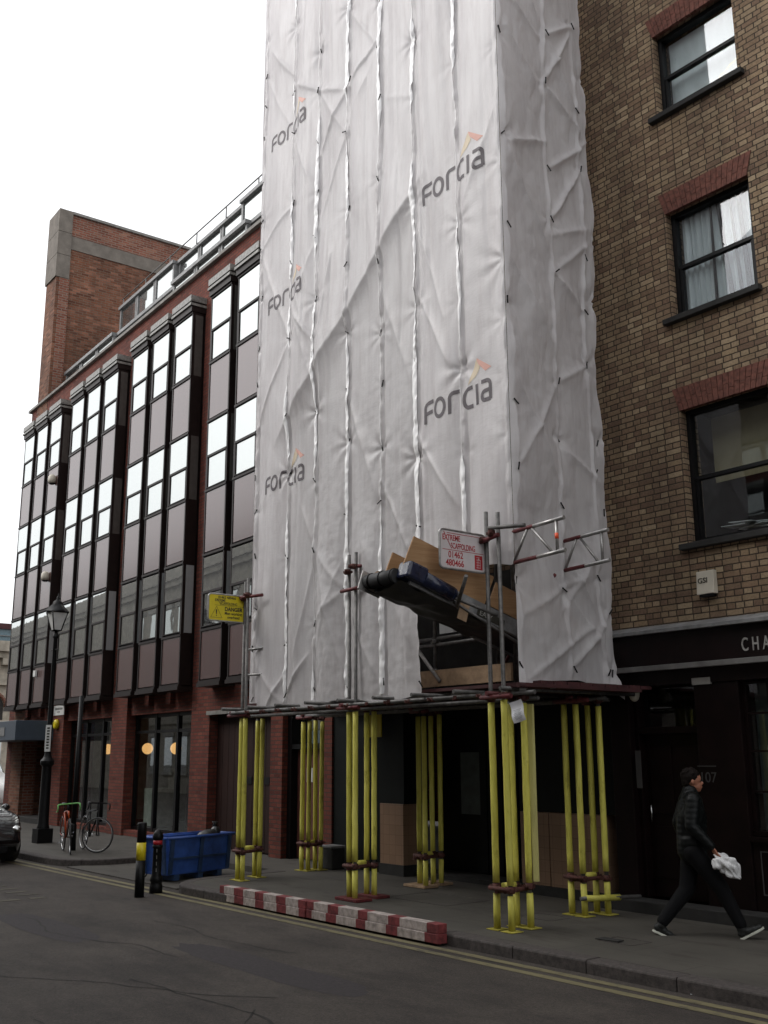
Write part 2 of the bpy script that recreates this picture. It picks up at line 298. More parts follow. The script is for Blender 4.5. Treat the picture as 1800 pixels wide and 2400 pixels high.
# ------------------------------------------------------------------ mesh helpers
class MB:
    def __init__(s): s.v = []; s.f = []; s.mi = []; s.sm = []; s.mats = []; s.cur = 0; s.M = None
    def use(s, m):
        if m not in s.mats: s.mats.append(m)
        s.cur = s.mats.index(m); return s
    def add(s, vs, fs, smooth=False):
        b = len(s.v)
        if s.M is not None: vs = [s.M @ Vector(v) for v in vs]
        s.v += [tuple(v) for v in vs]
        for f in fs: s.f.append(tuple(i+b for i in f)); s.mi.append(s.cur); s.sm.append(smooth)
        return s
    def box(s, x0, x1, y0, y1, z0, z1):
        vs = [(x, y, z) for z in (z0, z1) for y in (y0, y1) for x in (x0, x1)]
        return s.add(vs, [(0, 2, 3, 1), (4, 5, 7, 6), (0, 1, 5, 4), (2, 6, 7, 3), (0, 4, 6, 2), (1, 3, 7, 5)])
    def hexa(s, a, b):   # two quads (4 corners each), a then b
        return s.add(list(a)+list(b), [(0, 3, 2, 1), (4, 5, 6, 7), (0, 1, 5, 4), (1, 2, 6, 5), (2, 3, 7, 6), (3, 0, 4, 7)])
    def obox(s, c, ax, ay, az):   # centre and three half-axis vectors
        c, ax, ay, az = map(Vector, (c, ax, ay, az)); vs = []
        for k in (-1, 1):
            for j in (-1, 1):
                for i in (-1, 1): vs.append(c+ax*i+ay*j+az*k)
        return s.add(vs, [(0, 2, 3, 1), (4, 5, 7, 6), (0, 1, 5, 4), (2, 6, 7, 3), (0, 4, 6, 2), (1, 3, 7, 5)])
    def tube(s, p, q, r, n=10, r2=None, cap=True):
        p, q = Vector(p), Vector(q); d = (q-p).normalized(); a = d.orthogonal().normalized(); b = d.cross(a)
        r2 = r if r2 is None else r2; vs = []
        for c, rad in ((p, r), (q, r2)):
            for i in range(n):
                t = 2*math.pi*i/n; vs.append(c+(a*math.cos(t)+b*math.sin(t))*rad)
        s.add(vs, [(i, (i+1) % n, n+(i+1) % n, n+i) for i in range(n)], True)
        if cap: s.add(vs[:n], [tuple(range(n-1, -1, -1))]); s.add(vs[n:], [tuple(range(n))])
        return s
    def path(s, pts, r, n=8, closed=False):
        pts = [Vector(p) for p in pts]; m = len(pts); vs = []; a = None
        for i, p in enumerate(pts):
            d = (pts[(i+1) % m]-pts[i-1]) if closed or 0 < i < m-1 else (pts[1]-pts[0] if i == 0 else pts[-1]-pts[-2])
            d.normalize()
            a = d.orthogonal().normalized() if a is None else (a-d*a.dot(d)).normalized()
            b = d.cross(a); rad = r[i] if isinstance(r, (list, tuple)) else r
            for k in range(n):
                t = 2*math.pi*k/n; vs.append(p+(a*math.cos(t)+b*math.sin(t))*rad)
        fs = []
        for i in range(m if closed else m-1):
            j = (i+1) % m
            for k in range(n): fs.append((i*n+k, i*n+(k+1) % n, j*n+(k+1) % n, j*n+k))
        if not closed: fs += [tuple(range(n-1, -1, -1)), tuple((m-1)*n+k for k in range(n))]
        return s.add(vs, fs, True)
    def lathe(s, prof, c=(0, 0, 0), n=20):
        c = Vector(c); vs = []; m = len(prof)
        for r, z in prof:
            for k in range(n):
                t = 2*math.pi*k/n; vs.append(c+Vector((r*math.cos(t), r*math.sin(t), z)))
        fs = [(i*n+k, i*n+(k+1) % n, (i+1)*n+(k+1) % n, (i+1)*n+k) for i in range(m-1) for k in range(n)]
        s.add(vs, fs, True)
        return s.add(vs[:n], [tuple(range(n-1, -1, -1))]).add(vs[-n:], [tuple(range(n))])
    def ball(s, c, r, n=12, sx=1, sy=1, sz=1):
        c = Vector(c); vs = []; fs = []; h = n//2
        for i in range(h+1):
            a = math.pi*i/h
            for k in range(n):
                t = 2*math.pi*k/n; vs.append(c+Vector((r*sx*math.sin(a)*math.cos(t), r*sy*math.sin(a)*math.sin(t), -r*sz*math.cos(a))))
        for i in range(h):
            for k in range(n): fs.append((i*n+k, i*n+(k+1) % n, (i+1)*n+(k+1) % n, (i+1)*n+k))
        return s.add(vs, fs, True)
    def quad(s, a, b, c, d): return s.add([a, b, c, d], [(0, 1, 2, 3)])
    def prism(s, poly, z0, z1):    # poly: list of (x, y), any orientation
        n = len(poly); vs = [(x, y, z0) for x, y in poly]+[(x, y, z1) for x, y in poly]
        return s.add(vs, [tuple(range(n-1, -1, -1)), tuple(range(n, 2*n))]+[(i, (i+1) % n, n+(i+1) % n, n+i) for i in range(n)])
    def build(s, name, m=None, parent=None, bevel=0, loc=None):
        me = bpy.data.meshes.new(name); me.from_pydata(s.v, [], s.f)
        for x in (s.mats or [m]): me.materials.append(x)
        if s.mats: me.polygons.foreach_set('material_index', s.mi)
        me.polygons.foreach_set('use_smooth', s.sm); me.update()
        bm = bmesh.new(); bm.from_mesh(me); bmesh.ops.remove_doubles(bm, verts=bm.verts, dist=1e-5)
        bmesh.ops.recalc_face_normals(bm, faces=bm.faces); bm.to_mesh(me); bm.free()
        o = bpy.data.objects.new(name, me); COL.objects.link(o)
        if parent: o.parent = parent
        if loc: o.location = loc
        if bevel:
            b = o.modifiers.new('bevel', 'BEVEL'); b.width = bevel; b.segments = 2; b.limit_method = 'ANGLE'; b.angle_limit = R(40)
        return o
def tag(o, label, cat, group=None):
    o['label'] = label; o['category'] = cat
    if group: o['group'] = group
    return o
def thing(name, label, cat, loc=(0, 0, 0), rz=0, group=None):
    o = bpy.data.objects.new(name, None); COL.objects.link(o); o.location = loc; o.rotation_euler = (0, 0, rz)
    o.empty_display_size = .2
    return tag(o, label, cat, group)
def struct(o): o['kind'] = 'structure'; return o
def copy_tree(o, parent=None):
    c = o.copy(); COL.objects.link(c); c.parent = parent
    for ch in [x for x in bpy.data.objects if x.parent == o]: copy_tree(ch, c)
    return c
def text_mesh(body, size, m, name='lettering', parent=None, matrix=None, ext=.002, align='LEFT', sx=1, space=1, bold=0):
    cu = bpy.data.curves.new(name, 'FONT'); cu.body = body; cu.size = size; cu.extrude = ext; cu.align_x = align
    cu.space_character = space; cu.offset = bold
    t = bpy.data.objects.new(name+'_curve', cu); COL.objects.link(t); bpy.context.view_layer.update()
    me = bpy.data.meshes.new_from_object(t.evaluated_get(bpy.context.evaluated_depsgraph_get()))
    bpy.data.objects.remove(t); me.name = name; me.materials.clear(); me.materials.append(m)
    for v in me.vertices: v.co.x *= sx
    if matrix is not None: me.transform(matrix)
    o = bpy.data.objects.new(name, me); COL.objects.link(o)
    if parent: o.parent = parent
    return o
def facing(origin, xdir, zdir=(0, 0, 1)):      # matrix: text lies with x along xdir, y along zdir
    x = Vector(xdir).normalized(); z = Vector(zdir).normalized(); n = x.cross(z)
    mm = Matrix((x, z, n)).transposed().to_4x4(); mm.translation = Vector(origin); return mm

# ------------------------------------------------------------------ ground, kerbs, markings
struct(MB().quad((-250, -120, -.12), (150, -120, -.12), (150, 250, -.12), (-250, 250, -.12)).build('road', M['asphalt']))
def arc(cx, cy, r, a0, a1, n=8): return [(cx+r*math.cos(R(a0+(a1-a0)*i/n)), cy+r*math.sin(R(a0+(a1-a0)*i/n))) for i in range(n+1)]
KY = 7.66                                                    # face of the kerb
left_edge = [(-60, KY), (-19.75, KY)]+arc(-19.55, 8.55, .87, -90, 0, 8)[1:]+[(-18.68, 9.7)]
right_edge = [(-15.0, 9.7), (-14.95, 8.45)]+arc(-14.0, 8.45, .95, 180, 262, 8)[1:]+[(-13.0, 7.52), (-12.0, 7.60), (-9.0, KY), (30, KY)]
def offset(path, d):
    outp = []
    for i, p in enumerate(path):
        a = Vector(path[max(0, i-1)]); b = Vector(path[min(len(path)-1, i+1)]); t = (b-a).normalized(); n = Vector((-t.y, t.x))
        outp.append((p[0]+n.x*d, p[1]+n.y*d))
    return outp
def ground_poly(name, pts, z1, m, z0=-.3): return struct(MB().prism(pts, z0, z1).build(name, m))
le = offset(left_edge, .20); ri = offset(right_edge, .20)
ground_poly('pavement', le+[(-15.3, 9.7)]+ri[1:]+[(30, 14), (-60, 14)], -.003, M['pave'])
ground_poly('crossover', [(-18.9, 7.7), (-14.7, 7.7), (-14.7, 9.8), (-18.9, 9.8)], -.10, M['pave'])
def kerb(path, seed, seglen=.95):
    rnd = random.Random(seed); P = [Vector(p) for p in path]; cum = [0]
    for a, b in zip(P, P[1:]): cum.append(cum[-1]+(b-a).length)
    def at(s):
        s = max(0, min(cum[-1], s))
        for i in range(len(P)-1):
            if s <= cum[i+1]+1e-9:
                t = (s-cum[i])/max(1e-9, cum[i+1]-cum[i]); return P[i].lerp(P[i+1], t), (P[i+1]-P[i]).normalized()
    k = MB(); s = 0
    while s < cum[-1]-.05:
        L = seglen*rnd.uniform(.75, 1.2); e = min(cum[-1], s+L); n = 5; dz = rnd.uniform(-.005, .004); g = .006
        pts = [at(s+g+(e-s-2*g)*i/n) for i in range(n+1)]; vs = []
        for p, d in pts:
            nn = Vector((-d.y, d.x)); prof = [(0, -.3), (0, -.022), (.006, -.008), (.022, 0), (.20, 0), (.20, -.3)]
            j = rnd.uniform(-.003, .003)
            for o, z in prof: q = p+nn*(o+(j if z > -.1 and o < .1 else 0)); vs.append((q.x, q.y, z+dz*(z > -.1)))
        m_ = 6; fs = []
        for i in range(n):
            for c in range(m_): fs.append((i*m_+c, i*m_+(c+1) % m_, (i+1)*m_+(c+1) % m_, (i+1)*m_+c))
        fs += [tuple(range(m_)), tuple(n*m_+c for c in range(m_-1, -1, -1))]
        k.add(vs, fs); s = e
    return k
struct(kerb([p for p in left_edge if p[0] > -61], 1).build('kerb', M['granite']))
struct(kerb(right_edge, 2).build('kerb', M['granite'], bevel=.004))
for y0 in (7.425, 7.225):
    b = MB(); x = -60
    while x < 20:
        b.quad((x, y0, -.116), (x+1, y0, -.116), (x+1, y0+.10, -.116), (x, y0+.10, -.116)); x += 1
    struct(b.build('road_marking', M['line']))
b = MB()
rnd = random.Random(4)
for i in range(9):           # worn stretched lettering on the carriageway
    x = -18.6+i*.42
    for k in range(3): y = 4.4+k*.62+rnd.uniform(-.05, .05); b.box(x, x+rnd.uniform(.07, .16), y, y+rnd.uniform(.22, .5), -.117, -.1155)
    if i % 2: b.box(x, x+.4, 5.1+.1*(i % 3), 5.2+.1*(i % 3), -.117, -.1152)
struct(b.build('road_marking', M['faint']))
rnc = random.Random(8)
def crack(p, ang, n, w_=.010):
    b = MB(); x, y = p; a = ang; L = []
    for i in range(n):
        L.append((x, y)); a += rnc.uniform(-.45, .45); a += (ang-a)*.35; x += .13*math.cos(a); y += .13*math.sin(a)
    for i, ((x0, y0), (x1, y1)) in enumerate(zip(L, L[1:])):
        nx_, ny_ = -(y1-y0), x1-x0; h = math.hypot(nx_, ny_); t = w_*rnc.uniform(.4, 1.5); nx_ *= t/h; ny_ *= t/h
        b.quad((x0-nx_, y0-ny_, -.1175), (x1-nx_, y1-ny_, -.1175), (x1+nx_, y1+ny_, -.1175), (x0+nx_, y0+ny_, -.1175))
    return struct(b.build('road_crack', M['crack']))
for p, a, n in (((-9.2, 4.4), .15, 36), ((-7.5, 4.65), -.5, 16), ((-5.8, 5.2), .1, 30), ((-10.5, 3.4), .3, 26), ((-8.3, 3.2), -.1, 22), ((-13.5, 5.0), .05, 30), ((-12.2, 6.1), .0, 24), ((-5.2, 3.9), 1.2, 16)): crack(p, a, n)
for x0, y0, w_, h_ in ((-12.6, 4.9, 2.6, .55), (-8.9, 5.6, 3.2, .5), (-6.6, 3.6, 1.9, 1.0), (-16.5, 4.2, 2.2, .8)):
    pts = []
    for i in range(28):
        t = 2*math.pi*i/28; pts.append((x0+w_/2*math.copysign(abs(math.cos(t))**.6, math.cos(t))*rnc.uniform(.9, 1.05), y0+h_/2*math.copysign(abs(math.sin(t))**.6, math.sin(t))*rnc.uniform(.85, 1.1), -.1185))
    b = MB(); b.add(pts, [tuple(range(28))]); struct(b.build('road_patch', M['patch']))
# inspection covers and seams in the pavement
b = MB()
for (x0, y0, w, h) in ((-11.3, 9.0, 1.15, .75), (-9.0, 9.1, .5, .35), (-7.35, 8.55, .42, .30)):
    for a in (0, 1): b.box(x0, x0+w, y0+a*h-.008, y0+a*h+.008, -.0028, .001); b.box(x0+a*w-.008, x0+a*w+.008, y0+.0085, y0+h-.0085, -.0028, .001)
struct(b.build('cover_seam', M['granite']))

# ------------------------------------------------------------------ left office building (local x = s along wall, y = inward)
LB = thing('office_building', 'long red brick office block with repeated dark bay windows left of the wrapped scaffold', 'building', (-16.91, 10.80, 0), R(-2.4))
OFF = -.33
GROUPS = [(-16.15, -12.55), (-11.65, -8.12), (-7.18, -3.6), (-2.68, .90)]
PIERS = [(-16.68, -16.15), (-12.55, -11.65), (-8.12, -7.18), (-3.6, -2.74), (-.16, .27), (1.70, 1.95)]
w = MB().use(M['redbrick'])
w.box(-16.68, 1.95, .02, 12, 3.45, 12.2)                        # wall mass behind the bays
w.box(-16.68, 1.95, -.002, 12, 12.2, 13.18)                     # parapet
for a, c in [(-16.68, -16.15), (-12.55, -11.65), (-8.12, -7.18), (-3.6, -2.68), (.90, 1.95)]: w.box(a, c, 0, .3, 3.30, 12.2)
w.use(M['redbrick'])
for a, c in PIERS: w.box(a, c, 0, .38 if -12 < a < -3 else .9, -.1, 3.30 if a < -3 else (3.3 if a < -1 else 2.70))
w.box(-2.74, 1.95, .001, .9, 2.70, 3.30)                        # over garage and door
for a, c in [(-16.15, -12.55), (-11.65, -8.12), (-7.18, -3.6)]:
    w.box(a, c, .10, .9, 2.80, 3.45)                            # head band above shop windows
    for k in range(1, 3): x = a+(c-a)*k/3; w.box(x-.12, x+.12, -.02, .099, 2.98, 3.28)   # brick corbels under the bays
    w.box(a, c, .05, .4, -.1, .13)
w.box(-16.68, -2.74, 9, 9.2, 0, 3.4)
w.build('wall', None, LB)
c = MB(); c.box(-16.80, 2.0, -.10, .45, 13.18, 13.27); c.build('coping', M['stone'], LB, bevel=.01)
MB().box(-16.6, 1.9, .5, 12, 13.0, 13.1).build('roof', M['slate'], LB)
# projecting bays: one prototype, then copies
LV = [(3.32, 4.40, 'p'), (4.42, 6.00, 'g'), (6.02, 7.42, 'p'), (7.44, 9.01, 'g'), (9.03, 10.38, 'p'), (10.40, 11.98, 'g')]
def make_bay(wd, mirror_side=True):
    root = bpy.data.objects.new('bay_window', None); COL.objects.link(root); root.parent = LB
    f = MB().use(M['bronze'])
    D = -OFF; t = .05
    f.box(0, .045, 0, D, 3.32, 12.02); f.box(wd-.045, wd, 0, D-.05, 3.32, 12.02)
    f.box(.05, wd-.05, .06, D-.01, 3.32, 12.02)                         # dark core
    for z in (3.30, 4.38, 5.99, 7.41, 9.00, 10.37, 11.97): f.box(-.004, wd+.004, -.015, .0585, z, z+.05)
    f.box(-.02, wd+.02, -.05, D, 12.02, 12.16)
    f.use(M['gutter']); f.box(-.04, wd+.04, -.09, D, 12.16, 12.22); f.box(-.03, wd+.03, -.08, D, 12.27, 12.42)
    f.use(M['bronze']); f.box(-.01, wd+.01, -.03, D, 12.22, 12.27); f.box(-.02, wd+.02, -.04, D, 3.22, 3.30)
    f.build('frame', None, root)
    for z0, z1, k in LV:
        if k == 'p':
            MB().box(.055, wd-.055, .012, .05, z0+.055, z1-.02).build('spandrel_panel', M['panel'], root, bevel=.004)
        else:
            pane = MB(); zm = z0+(z1-z0)*.49
            pane.box(.085, wd-.085, .02, .05, z0+.07, zm-.025); pane.box(.06, wd-.06, .005, .05, zm+.03, z1-.045)
            pane.build('window_pane', M['mirror'], root)
            sash = MB(); sash.box(.045, wd-.045, -.012, .052, zm-.022, zm+.027)
            for x in (.047, wd-.085): sash.box(x, x+.036, .0, .045, z0+.055, zm-.0225)
            sash.box(.0835, wd-.0855, 0, .045, z0+.051, z0+.07)
            sash.build('sash_bar', M['bronze'], root)
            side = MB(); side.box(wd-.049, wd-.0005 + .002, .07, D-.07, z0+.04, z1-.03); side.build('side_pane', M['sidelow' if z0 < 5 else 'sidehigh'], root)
    return root
proto = None
for gi, (a, c) in enumerate(GROUPS):
    pitch = 1.28; a = c-2*pitch-.99
    MB().box(a-.03, c, -.012, .03, 3.30, 12.15).build('bay_backing', M['bronze'], LB)
    for k in range(3):
        if proto is None: proto = make_bay(.99); o = proto
        else: o = copy_tree(proto, LB)
        o.location = (a+k*pitch, OFF, 0)
    # roof storeys: lower and upper bands of metal-framed rooflights, stepping in plan
def roofband(x0, x1, yb, z0, z1, step, depth):
    x = x0; k = 0
    while x < x1-.1:
        yo = yb+(0 if (k//3) % 2 == 0 else .14)
        fr = MB(); fr.box(x, x+.09, yo, yo+depth, z0, z1); fr.box(x+step-.12, x+step-.03, yo, yo+depth, z0, z1)
        fr.box(x-.02, x+step-.01, yo-.06, yo+depth, z1, z1+.10); fr.box(x+.091, x+step-.121, yo+.01, yo+.08, z0, z0+.12); fr.box(x+.091, x+step-.121, yo+.09, yo+depth, z0, z1-.01)
        fo = fr.build('rooflight_frame', M['lead'], LB)
        MB().box(x+.092, x+step-.122, yo+.03, yo+.07, z0+.121, z1-.002).build('rooflight_pane', M['mirror'], fo)
        x += step; k += 1
roofband(-15.0, 1.6, .50, 13.1, 14.12, 1.38, 1.0)
roofband(-13.2, 1.6, 1.55, 14.15, 16.05, 1.38, 2.0)
MB().box(-15.0, 1.6, 1.5, 10, 13.1, 14.15).build('roof_deck', M['lead'], LB)
b = MB(); b.tube((-13.2, 1.6, 16.45), (1.6, 1.6, 16.45), .02, 6)
for k in range(9): b.tube((-13.1+k*1.8, 1.6, 16.1), (-13.1+k*1.8, 1.6, 16.45), .018, 6)
b.build('roof_railing', M['steel'], LB)
# shop windows
for a, c in [(-11.65, -8.12), (-7.18, -3.6)]:
    f = MB(); y0, y1 = .24, .34; z0, z1 = .13, 2.80
    n = 3; edges = [a+(c-a)*t for t in (0, .335, .665, 1)]
    for i, x in enumerate(edges): f.box(max(a, x-.05), min(c, x+.05), y0, y1, z0, z1)
    for i in range(3):
        l, r_ = edges[i]+.051, edges[i+1]-.051
        f.box(l, r_, y0+.01, y1-.01, z0, z0+.08); f.box(l, r_, y0+.01, y1-.01, z1-.08, z1); f.box(l, r_, y0+.01, y1-.01, 2.36, 2.43)
    fo = f.build('shop_window', M['black'], LB)
    g = MB(); g.box(a+.02, c-.02, .287, .295, z0+.02, z1-.02); g.build('shop_glass', M['clear'], fo)
g = MB().use(M['shopint']); g.box(-12.5, -2.8, 5.0, 5.1, 0, 2.9); g.box(-2.85, -2.75, .92, 5, 0, 2.9); g.box(-12.5, -12.4, .92, 5, 0, 2.9); g.box(-12.4, -2.86, .39, 4.99, 2.9, 3.0)
g.box(-9.6, -8.9, 1.6, 2.2, .051, 1.0); g.box(-6.2, -4.9, 2.0, 2.9, .051, .95); g.box(-5.9, -5.3, 2.1, 2.7, .951, 1.35); g.box(-11.2, -10.4, 3.0, 3.5, .051, 1.5)
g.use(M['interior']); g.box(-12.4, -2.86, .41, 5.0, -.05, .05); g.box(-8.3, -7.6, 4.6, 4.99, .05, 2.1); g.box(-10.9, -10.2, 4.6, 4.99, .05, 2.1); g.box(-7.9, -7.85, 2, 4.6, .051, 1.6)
g.build('shop_interior', None, LB)
for i, (x, y, z) in enumerate([(-10.83, 1.0, 2.03), (-8.15, 1.0, 2.02), (-6.46, 1.0, 2.01)]):
    mm = LB.matrix_basis if False else Matrix.Translation((-16.91, 10.80, 0)) @ Matrix.Rotation(R(-2.4), 4, 'Z')
    p = mm @ Vector((x, y, z))
    lab = ['round orange pendant lamp glowing in the left shop window', 'left of two round orange lamps in the shop window behind the tall bollard', 'right of two round orange lamps in the shop window behind the blue bin'][i]
    t = thing('pendant_lamp', lab, 'lamp', p, 0, 'orange globe lamps inside the shop')
    MB().ball((0, 0, 0), .14, 20).build('lamp_globe', M['globe'], t); MB().tube((0, 0, .14), (0, 0, .83), .006, 6).build('cord', M['black'], t)
# garage door with boards, and the red door
g = MB()
for k in range(10): x = -2.74+k*.258; g.box(x+.004, x+.252, .20, .25, .02, 2.70)
g.box(-2.74, -.16, .25, .30, 0, 2.70)
go = g.build('garage_door', M['garage'], LB, bevel=.004)
h = MB()
for k in range(4): h.box(-1.75+k*.35, -1.55+k*.35, .185, .20, 1.28, 1.42)
h.build('vent_plate', M['black'], go)
MB().box(-2.80, -.10, -.05, .0, 2.66, 2.74).build('door_lintel', M['stone'], LB)
f = MB(); f.box(.27, .40, .12, .35, 0, 2.7); f.box(1.60, 1.70, .12, .35, 0, 2.7); f.box(.401, 1.599, .12, .35, 2.58, 2.7); f.box(.401, 1.599, .13, .34, 1.94, 2.02); f.build('door_frame', M['black'], LB)
d = MB().box(.42, 1.58, .25, .30, .02, 1.93).build('door', M['reddoor'], LB, bevel=.004)
MB().box(.75, .95, .243, .249, 1.35, 1.6).build('notice', M['white'], d)
MB().box(.80, .90, .238, .2425, 1.40, 1.55).build('notice_symbol', M['ink'], d)
MB().box(.41, 1.59, .3, .32, 2.03, 2.57).build('fanlight', M['mirror'], LB)
# entrance recess and blue canopy at the far end
MB().use(M['ground_dark']).box(-16.15, -12.6, .9, .95, 0, 3).use(M['ground_dark']).box(-16.2, -12.5, -.15, .9, -.01, .14).build('entrance_recess', None, LB)
cn = MB().use(M['canopyblue']).box(-16.7, -12.42, -1.07, 0.0, 2.29, 2.83).build('entrance_canopy', None, LB, bevel=.01)
MB().use(M['lead']).box(-15.9, -13.4, -1.085, -1.071, 2.42, 2.66).build('canopy_lettering_panel', None, cn)
# small fittings on the bays
def flood(p, i):
    t = MB().box(-.07, .07, -.12, 0, -.11, .11).use(M['offwhite'])
    lab = ['cream floodlight box on the bay panel below the top windows', 'cream floodlight box on the bay panel one storey below its twin', 'small white box on the lowest brown bay panel near the lamp post'][i]
    b = MB()
    if i < 2:
        b.use(M['offwhite']); b.lathe([(.10, 0), (.12, .08), (.115, .2), (.06, .26)], (0, -.08, -.12), 14); b.use(M['black']).lathe([(.07, 0), (.10, .03)], (0, -.08, -.155), 14)
    else: b.use(M['white']); b.box(-.09, .09, -.06, -.001, -.09, .09)
    o = b.build('floodlight' if i < 2 else 'junction_box', None); o.matrix_world = mm @ Matrix.Translation(p)
    return tag(o, lab, 'light' if i < 2 else 'box')
flood((-12.83, OFF, 9.95), 0); flood((-12.83, OFF, 7.0), 1); flood((-13.3, OFF, 4.2), 2)
# street name plate and yellow alarm
sg = thing('street_name_plate', 'white street name plate high on the brick pier beside the lamp post', 'sign', mm @ Vector((-12.45, -.012, 2.97)), R(-2.4))
MB().box(0, .86, -.012, 0, 0, .27).build('plate', M['white'], sg)
b = MB(); rn = random.Random(3); x = .12
while x < .72: wd_ = rn.uniform(.02, .045); b.box(x, x+wd_, -.0135, -.0125, .15, .15+rn.uniform(.05, .06)); x += wd_+.014
x = .30
while x < .52: b.box(x, x+.02, -.0135, -.0125, .07, .11); x += .034
b.build('lettering', M['ink'], sg)
o = MB().use(M['yellow']).lathe([(.12, 0), (.14, .03), (.13, .09), (.09, .11)], (0, 0, 0), 16).build('alarm_box', None)
o.matrix_world = mm @ Matrix.Translation((-12.1, 0, 2.72)) @ Matrix.Rotation(R(90), 4, 'X'); tag(o, 'round yellow alarm sounder under the street name plate', 'alarm')

# ------------------------------------------------------------------ brick tower behind the office block's far end
TW = thing('brick_tower', 'tall plain brick stair tower rising behind the far end of the office roof', 'tower', (-32, 11.42, 0), R(-2.0))
t = MB().use(M['towerbrick'])
t.box(-1.0, 0, 0, .40, 0, 17.6); t.box(-1.0, 0, .06, .40, 17.6, 20.1)
t.box(-1.0, -.10, .40, 9.0, 0, 18.75)
t.build('wall', None, TW)
MB().use(M['towerred']).box(-.099, .012, .10, .44, 0, 17.6).build('corner_pier', None, TW)
MB().use(M['towerred']).box(-1.0, -.05, .401, 9.0, 19.25, 20.02).build('parapet', None, TW)
MB().box(-1.0, -.06, .401, 9.0, 18.75, 19.25).build('concrete_band', M['towerstone'], TW)
b = MB(); b.box(-1.06, .03, .40, 9.05, 20.02, 20.12); b.build('coping', M['stone'], TW, bevel=.01)
b = MB()
for k in range(3): b.box(-1.04, .03, -.05, .42, 17.6+k*.84, 17.6+k*.84+.828)
b.build('stone_cap', M['towerstone'], TW, bevel=.006)

# ------------------------------------------------------------------ buildings beyond, at the end of the street
BG = thing('stone_building', 'distant ornate stone building with a round arch at the end of the street', 'building', (-52, 16.0, 0), R(0))
b = MB().use(M['palestone']); b.box(-14, 0, 0, 16, -.1, 5.3)
b.box(-14.2, .5, -.4, 16, 6.6, 6.9); b.box(-14.3, .7, -.6, 16, 6.9, 7.4); b.box(-14, .2, -.2, 16, 5.3, 6.6)
b.box(-14.1, .4, -.3, 16, 3.3, 3.6)
for k in range(14): b.box(.2, .6, k*1.1, k*1.1+.5, 6.25, 6.58)
b.build('wall', None, BG)
for k in range(8):
    y = .9+k*1.9; a = [(.05, y+.55*math.cos(R(i)), 4.1+.55*math.sin(R(i))+.15) for i in range(0, 181, 20)]
    vs = [(.05, y+.55, 3.62)]+a+[(.05, y-.55, 3.62)]
    o = MB(); n = len(vs); o.add(vs+[(x-.3, yy, z) for x, yy, z in vs], [tuple(range(n)), tuple(range(2*n-1, n-1, -1))]+[(i, (i+1) % n, n+(i+1) % n, n+i) for i in range(n)])
    o.build('arched_window', M['interior'], BG)
    o = MB().use(M['towerred']); o.path([(.06, y+.66*math.cos(R(i)), 4.25+.66*math.sin(R(i))) for i in range(0, 181, 15)], .10, 6); o.build('brick_arch', None, BG)
    MB().box(-.1, .03, y-.6, y+.6, .4, 2.9).build('window', M['mirror'], BG)
BR = thing('office_block', 'far blue-grey metal clad block showing above the distant stone building', 'building', (-75, 22, 0))
b = MB().use(M['bgglass']); b.box(-10, 0, 0, 30, -.1, 10.8); b.build('wall', None, BR)
b = MB()
for k in range(6): b.box(.0, .12, 0, 30, 8.2+k*.42, 8.26+k*.42)
b.build('cladding_rail', M['lead'], BR); MB().box(-10.1, .2, -.1, 30.1, 10.8, 11.2).build('parapet', M['boarddark'], BR)
# terrace on the near side of the street, behind the camera: seen only as reflections in the glass
OP = thing('terrace_building', 'pale stone terrace across the street, mirrored in the first floor windows', 'building', (-20, -2.2, 0))
b = MB().use(M['dimstone']); b.box(-90, 34, -8, 0, -.1, 10.9); b.box(-90.1, 34.1, -8, .25, 10.9, 11.2); b.box(-90.1, 34.1, -8, .4, 11.2, 11.4); b.box(-90, 34, -8, .12, 3.6, 3.9); b.box(-90, 34, -8, -.1, 11.4, 12.2)
b.build('wall', None, OP)
pw = MB().box(-.55, .55, -.05, .03, 0, 1.9).build('window', M['mirror'], OP); pw.location = (-21, 0, 4.6)
pl = MB().box(-.8, .8, -.02, .10, 1.95, 2.2).box(-.75, .75, -.02, .12, -.15, 0).build('window_surround', M['stone'], OP); pl.location = (-21, 0, 4.6)
for z in (1.0, 4.6, 7.8):
    for k in range(40):
        if z == 4.6 and k == 8: continue
        for q in (pw, pl): c_ = q.copy(); COL.objects.link(c_); c_.location = (-37.4+k*2.05, 0, z)
pw.location.x = pl.location.x = -21

# ------------------------------------------------------------------ centre building behind the scaffold
CB = thing('shop_building', 'dark shopfront building mostly hidden behind the white wrapped scaffold', 'building', (-14.95, 10.65, 0))
b = MB().use(M['ground_dark']); b.box(0, 6.18, .30, 10, 3.0, 4.5); b.use(M['stock']); b.box(0, 6.18, .301, 10, 4.5, 15.2); b.build('wall', None, CB)
b = MB().use(M['greenblack'])
b.box(0, 1.40, .1, .5, -.05, 3.0); b.box(1.40, 2.02, 0, .5, 1.07, 3.0)         # panelled front, pillar
b.box(2.02, 4.5, .75, .9, -.05, 3.0); b.box(4.5, 6.18, 0.02, .5, 1.06, 3.0)
b.box(0, 6.18, -.10, .29, 2.55, 3.0)
for k in range(9): b.box(3.0+k*.165, 3.0+k*.165+.14, .70, .75, .1, 2.5)
b.use(M['ground_dark']); b.box(1.40, 2.02, -.02, .5, -.05, .16); b.box(4.5, 6.18, -.03, .5, -.05, .12); b.box(2.02, 4.5, .2, .75, -.05, .06)
b.build('shopfront', None, CB)
MB().box(1.42, 2.0, -.005, .48, .16, 1.07).build('tiled_pillar_base', M['tile'], CB, bevel=.004)
b = MB(); b.box(4.52, 5.03, .0, .3, .12, 1.055); b.box(5.05, 6.0, .0, .3, .12, 1.055); b.build('tiled_stall_riser', M['tile'], CB, bevel=.004)
MB().box(2.55, 3.0, .72, .749, .92, 1.85).build('poster', M['fadedpaper'], CB)
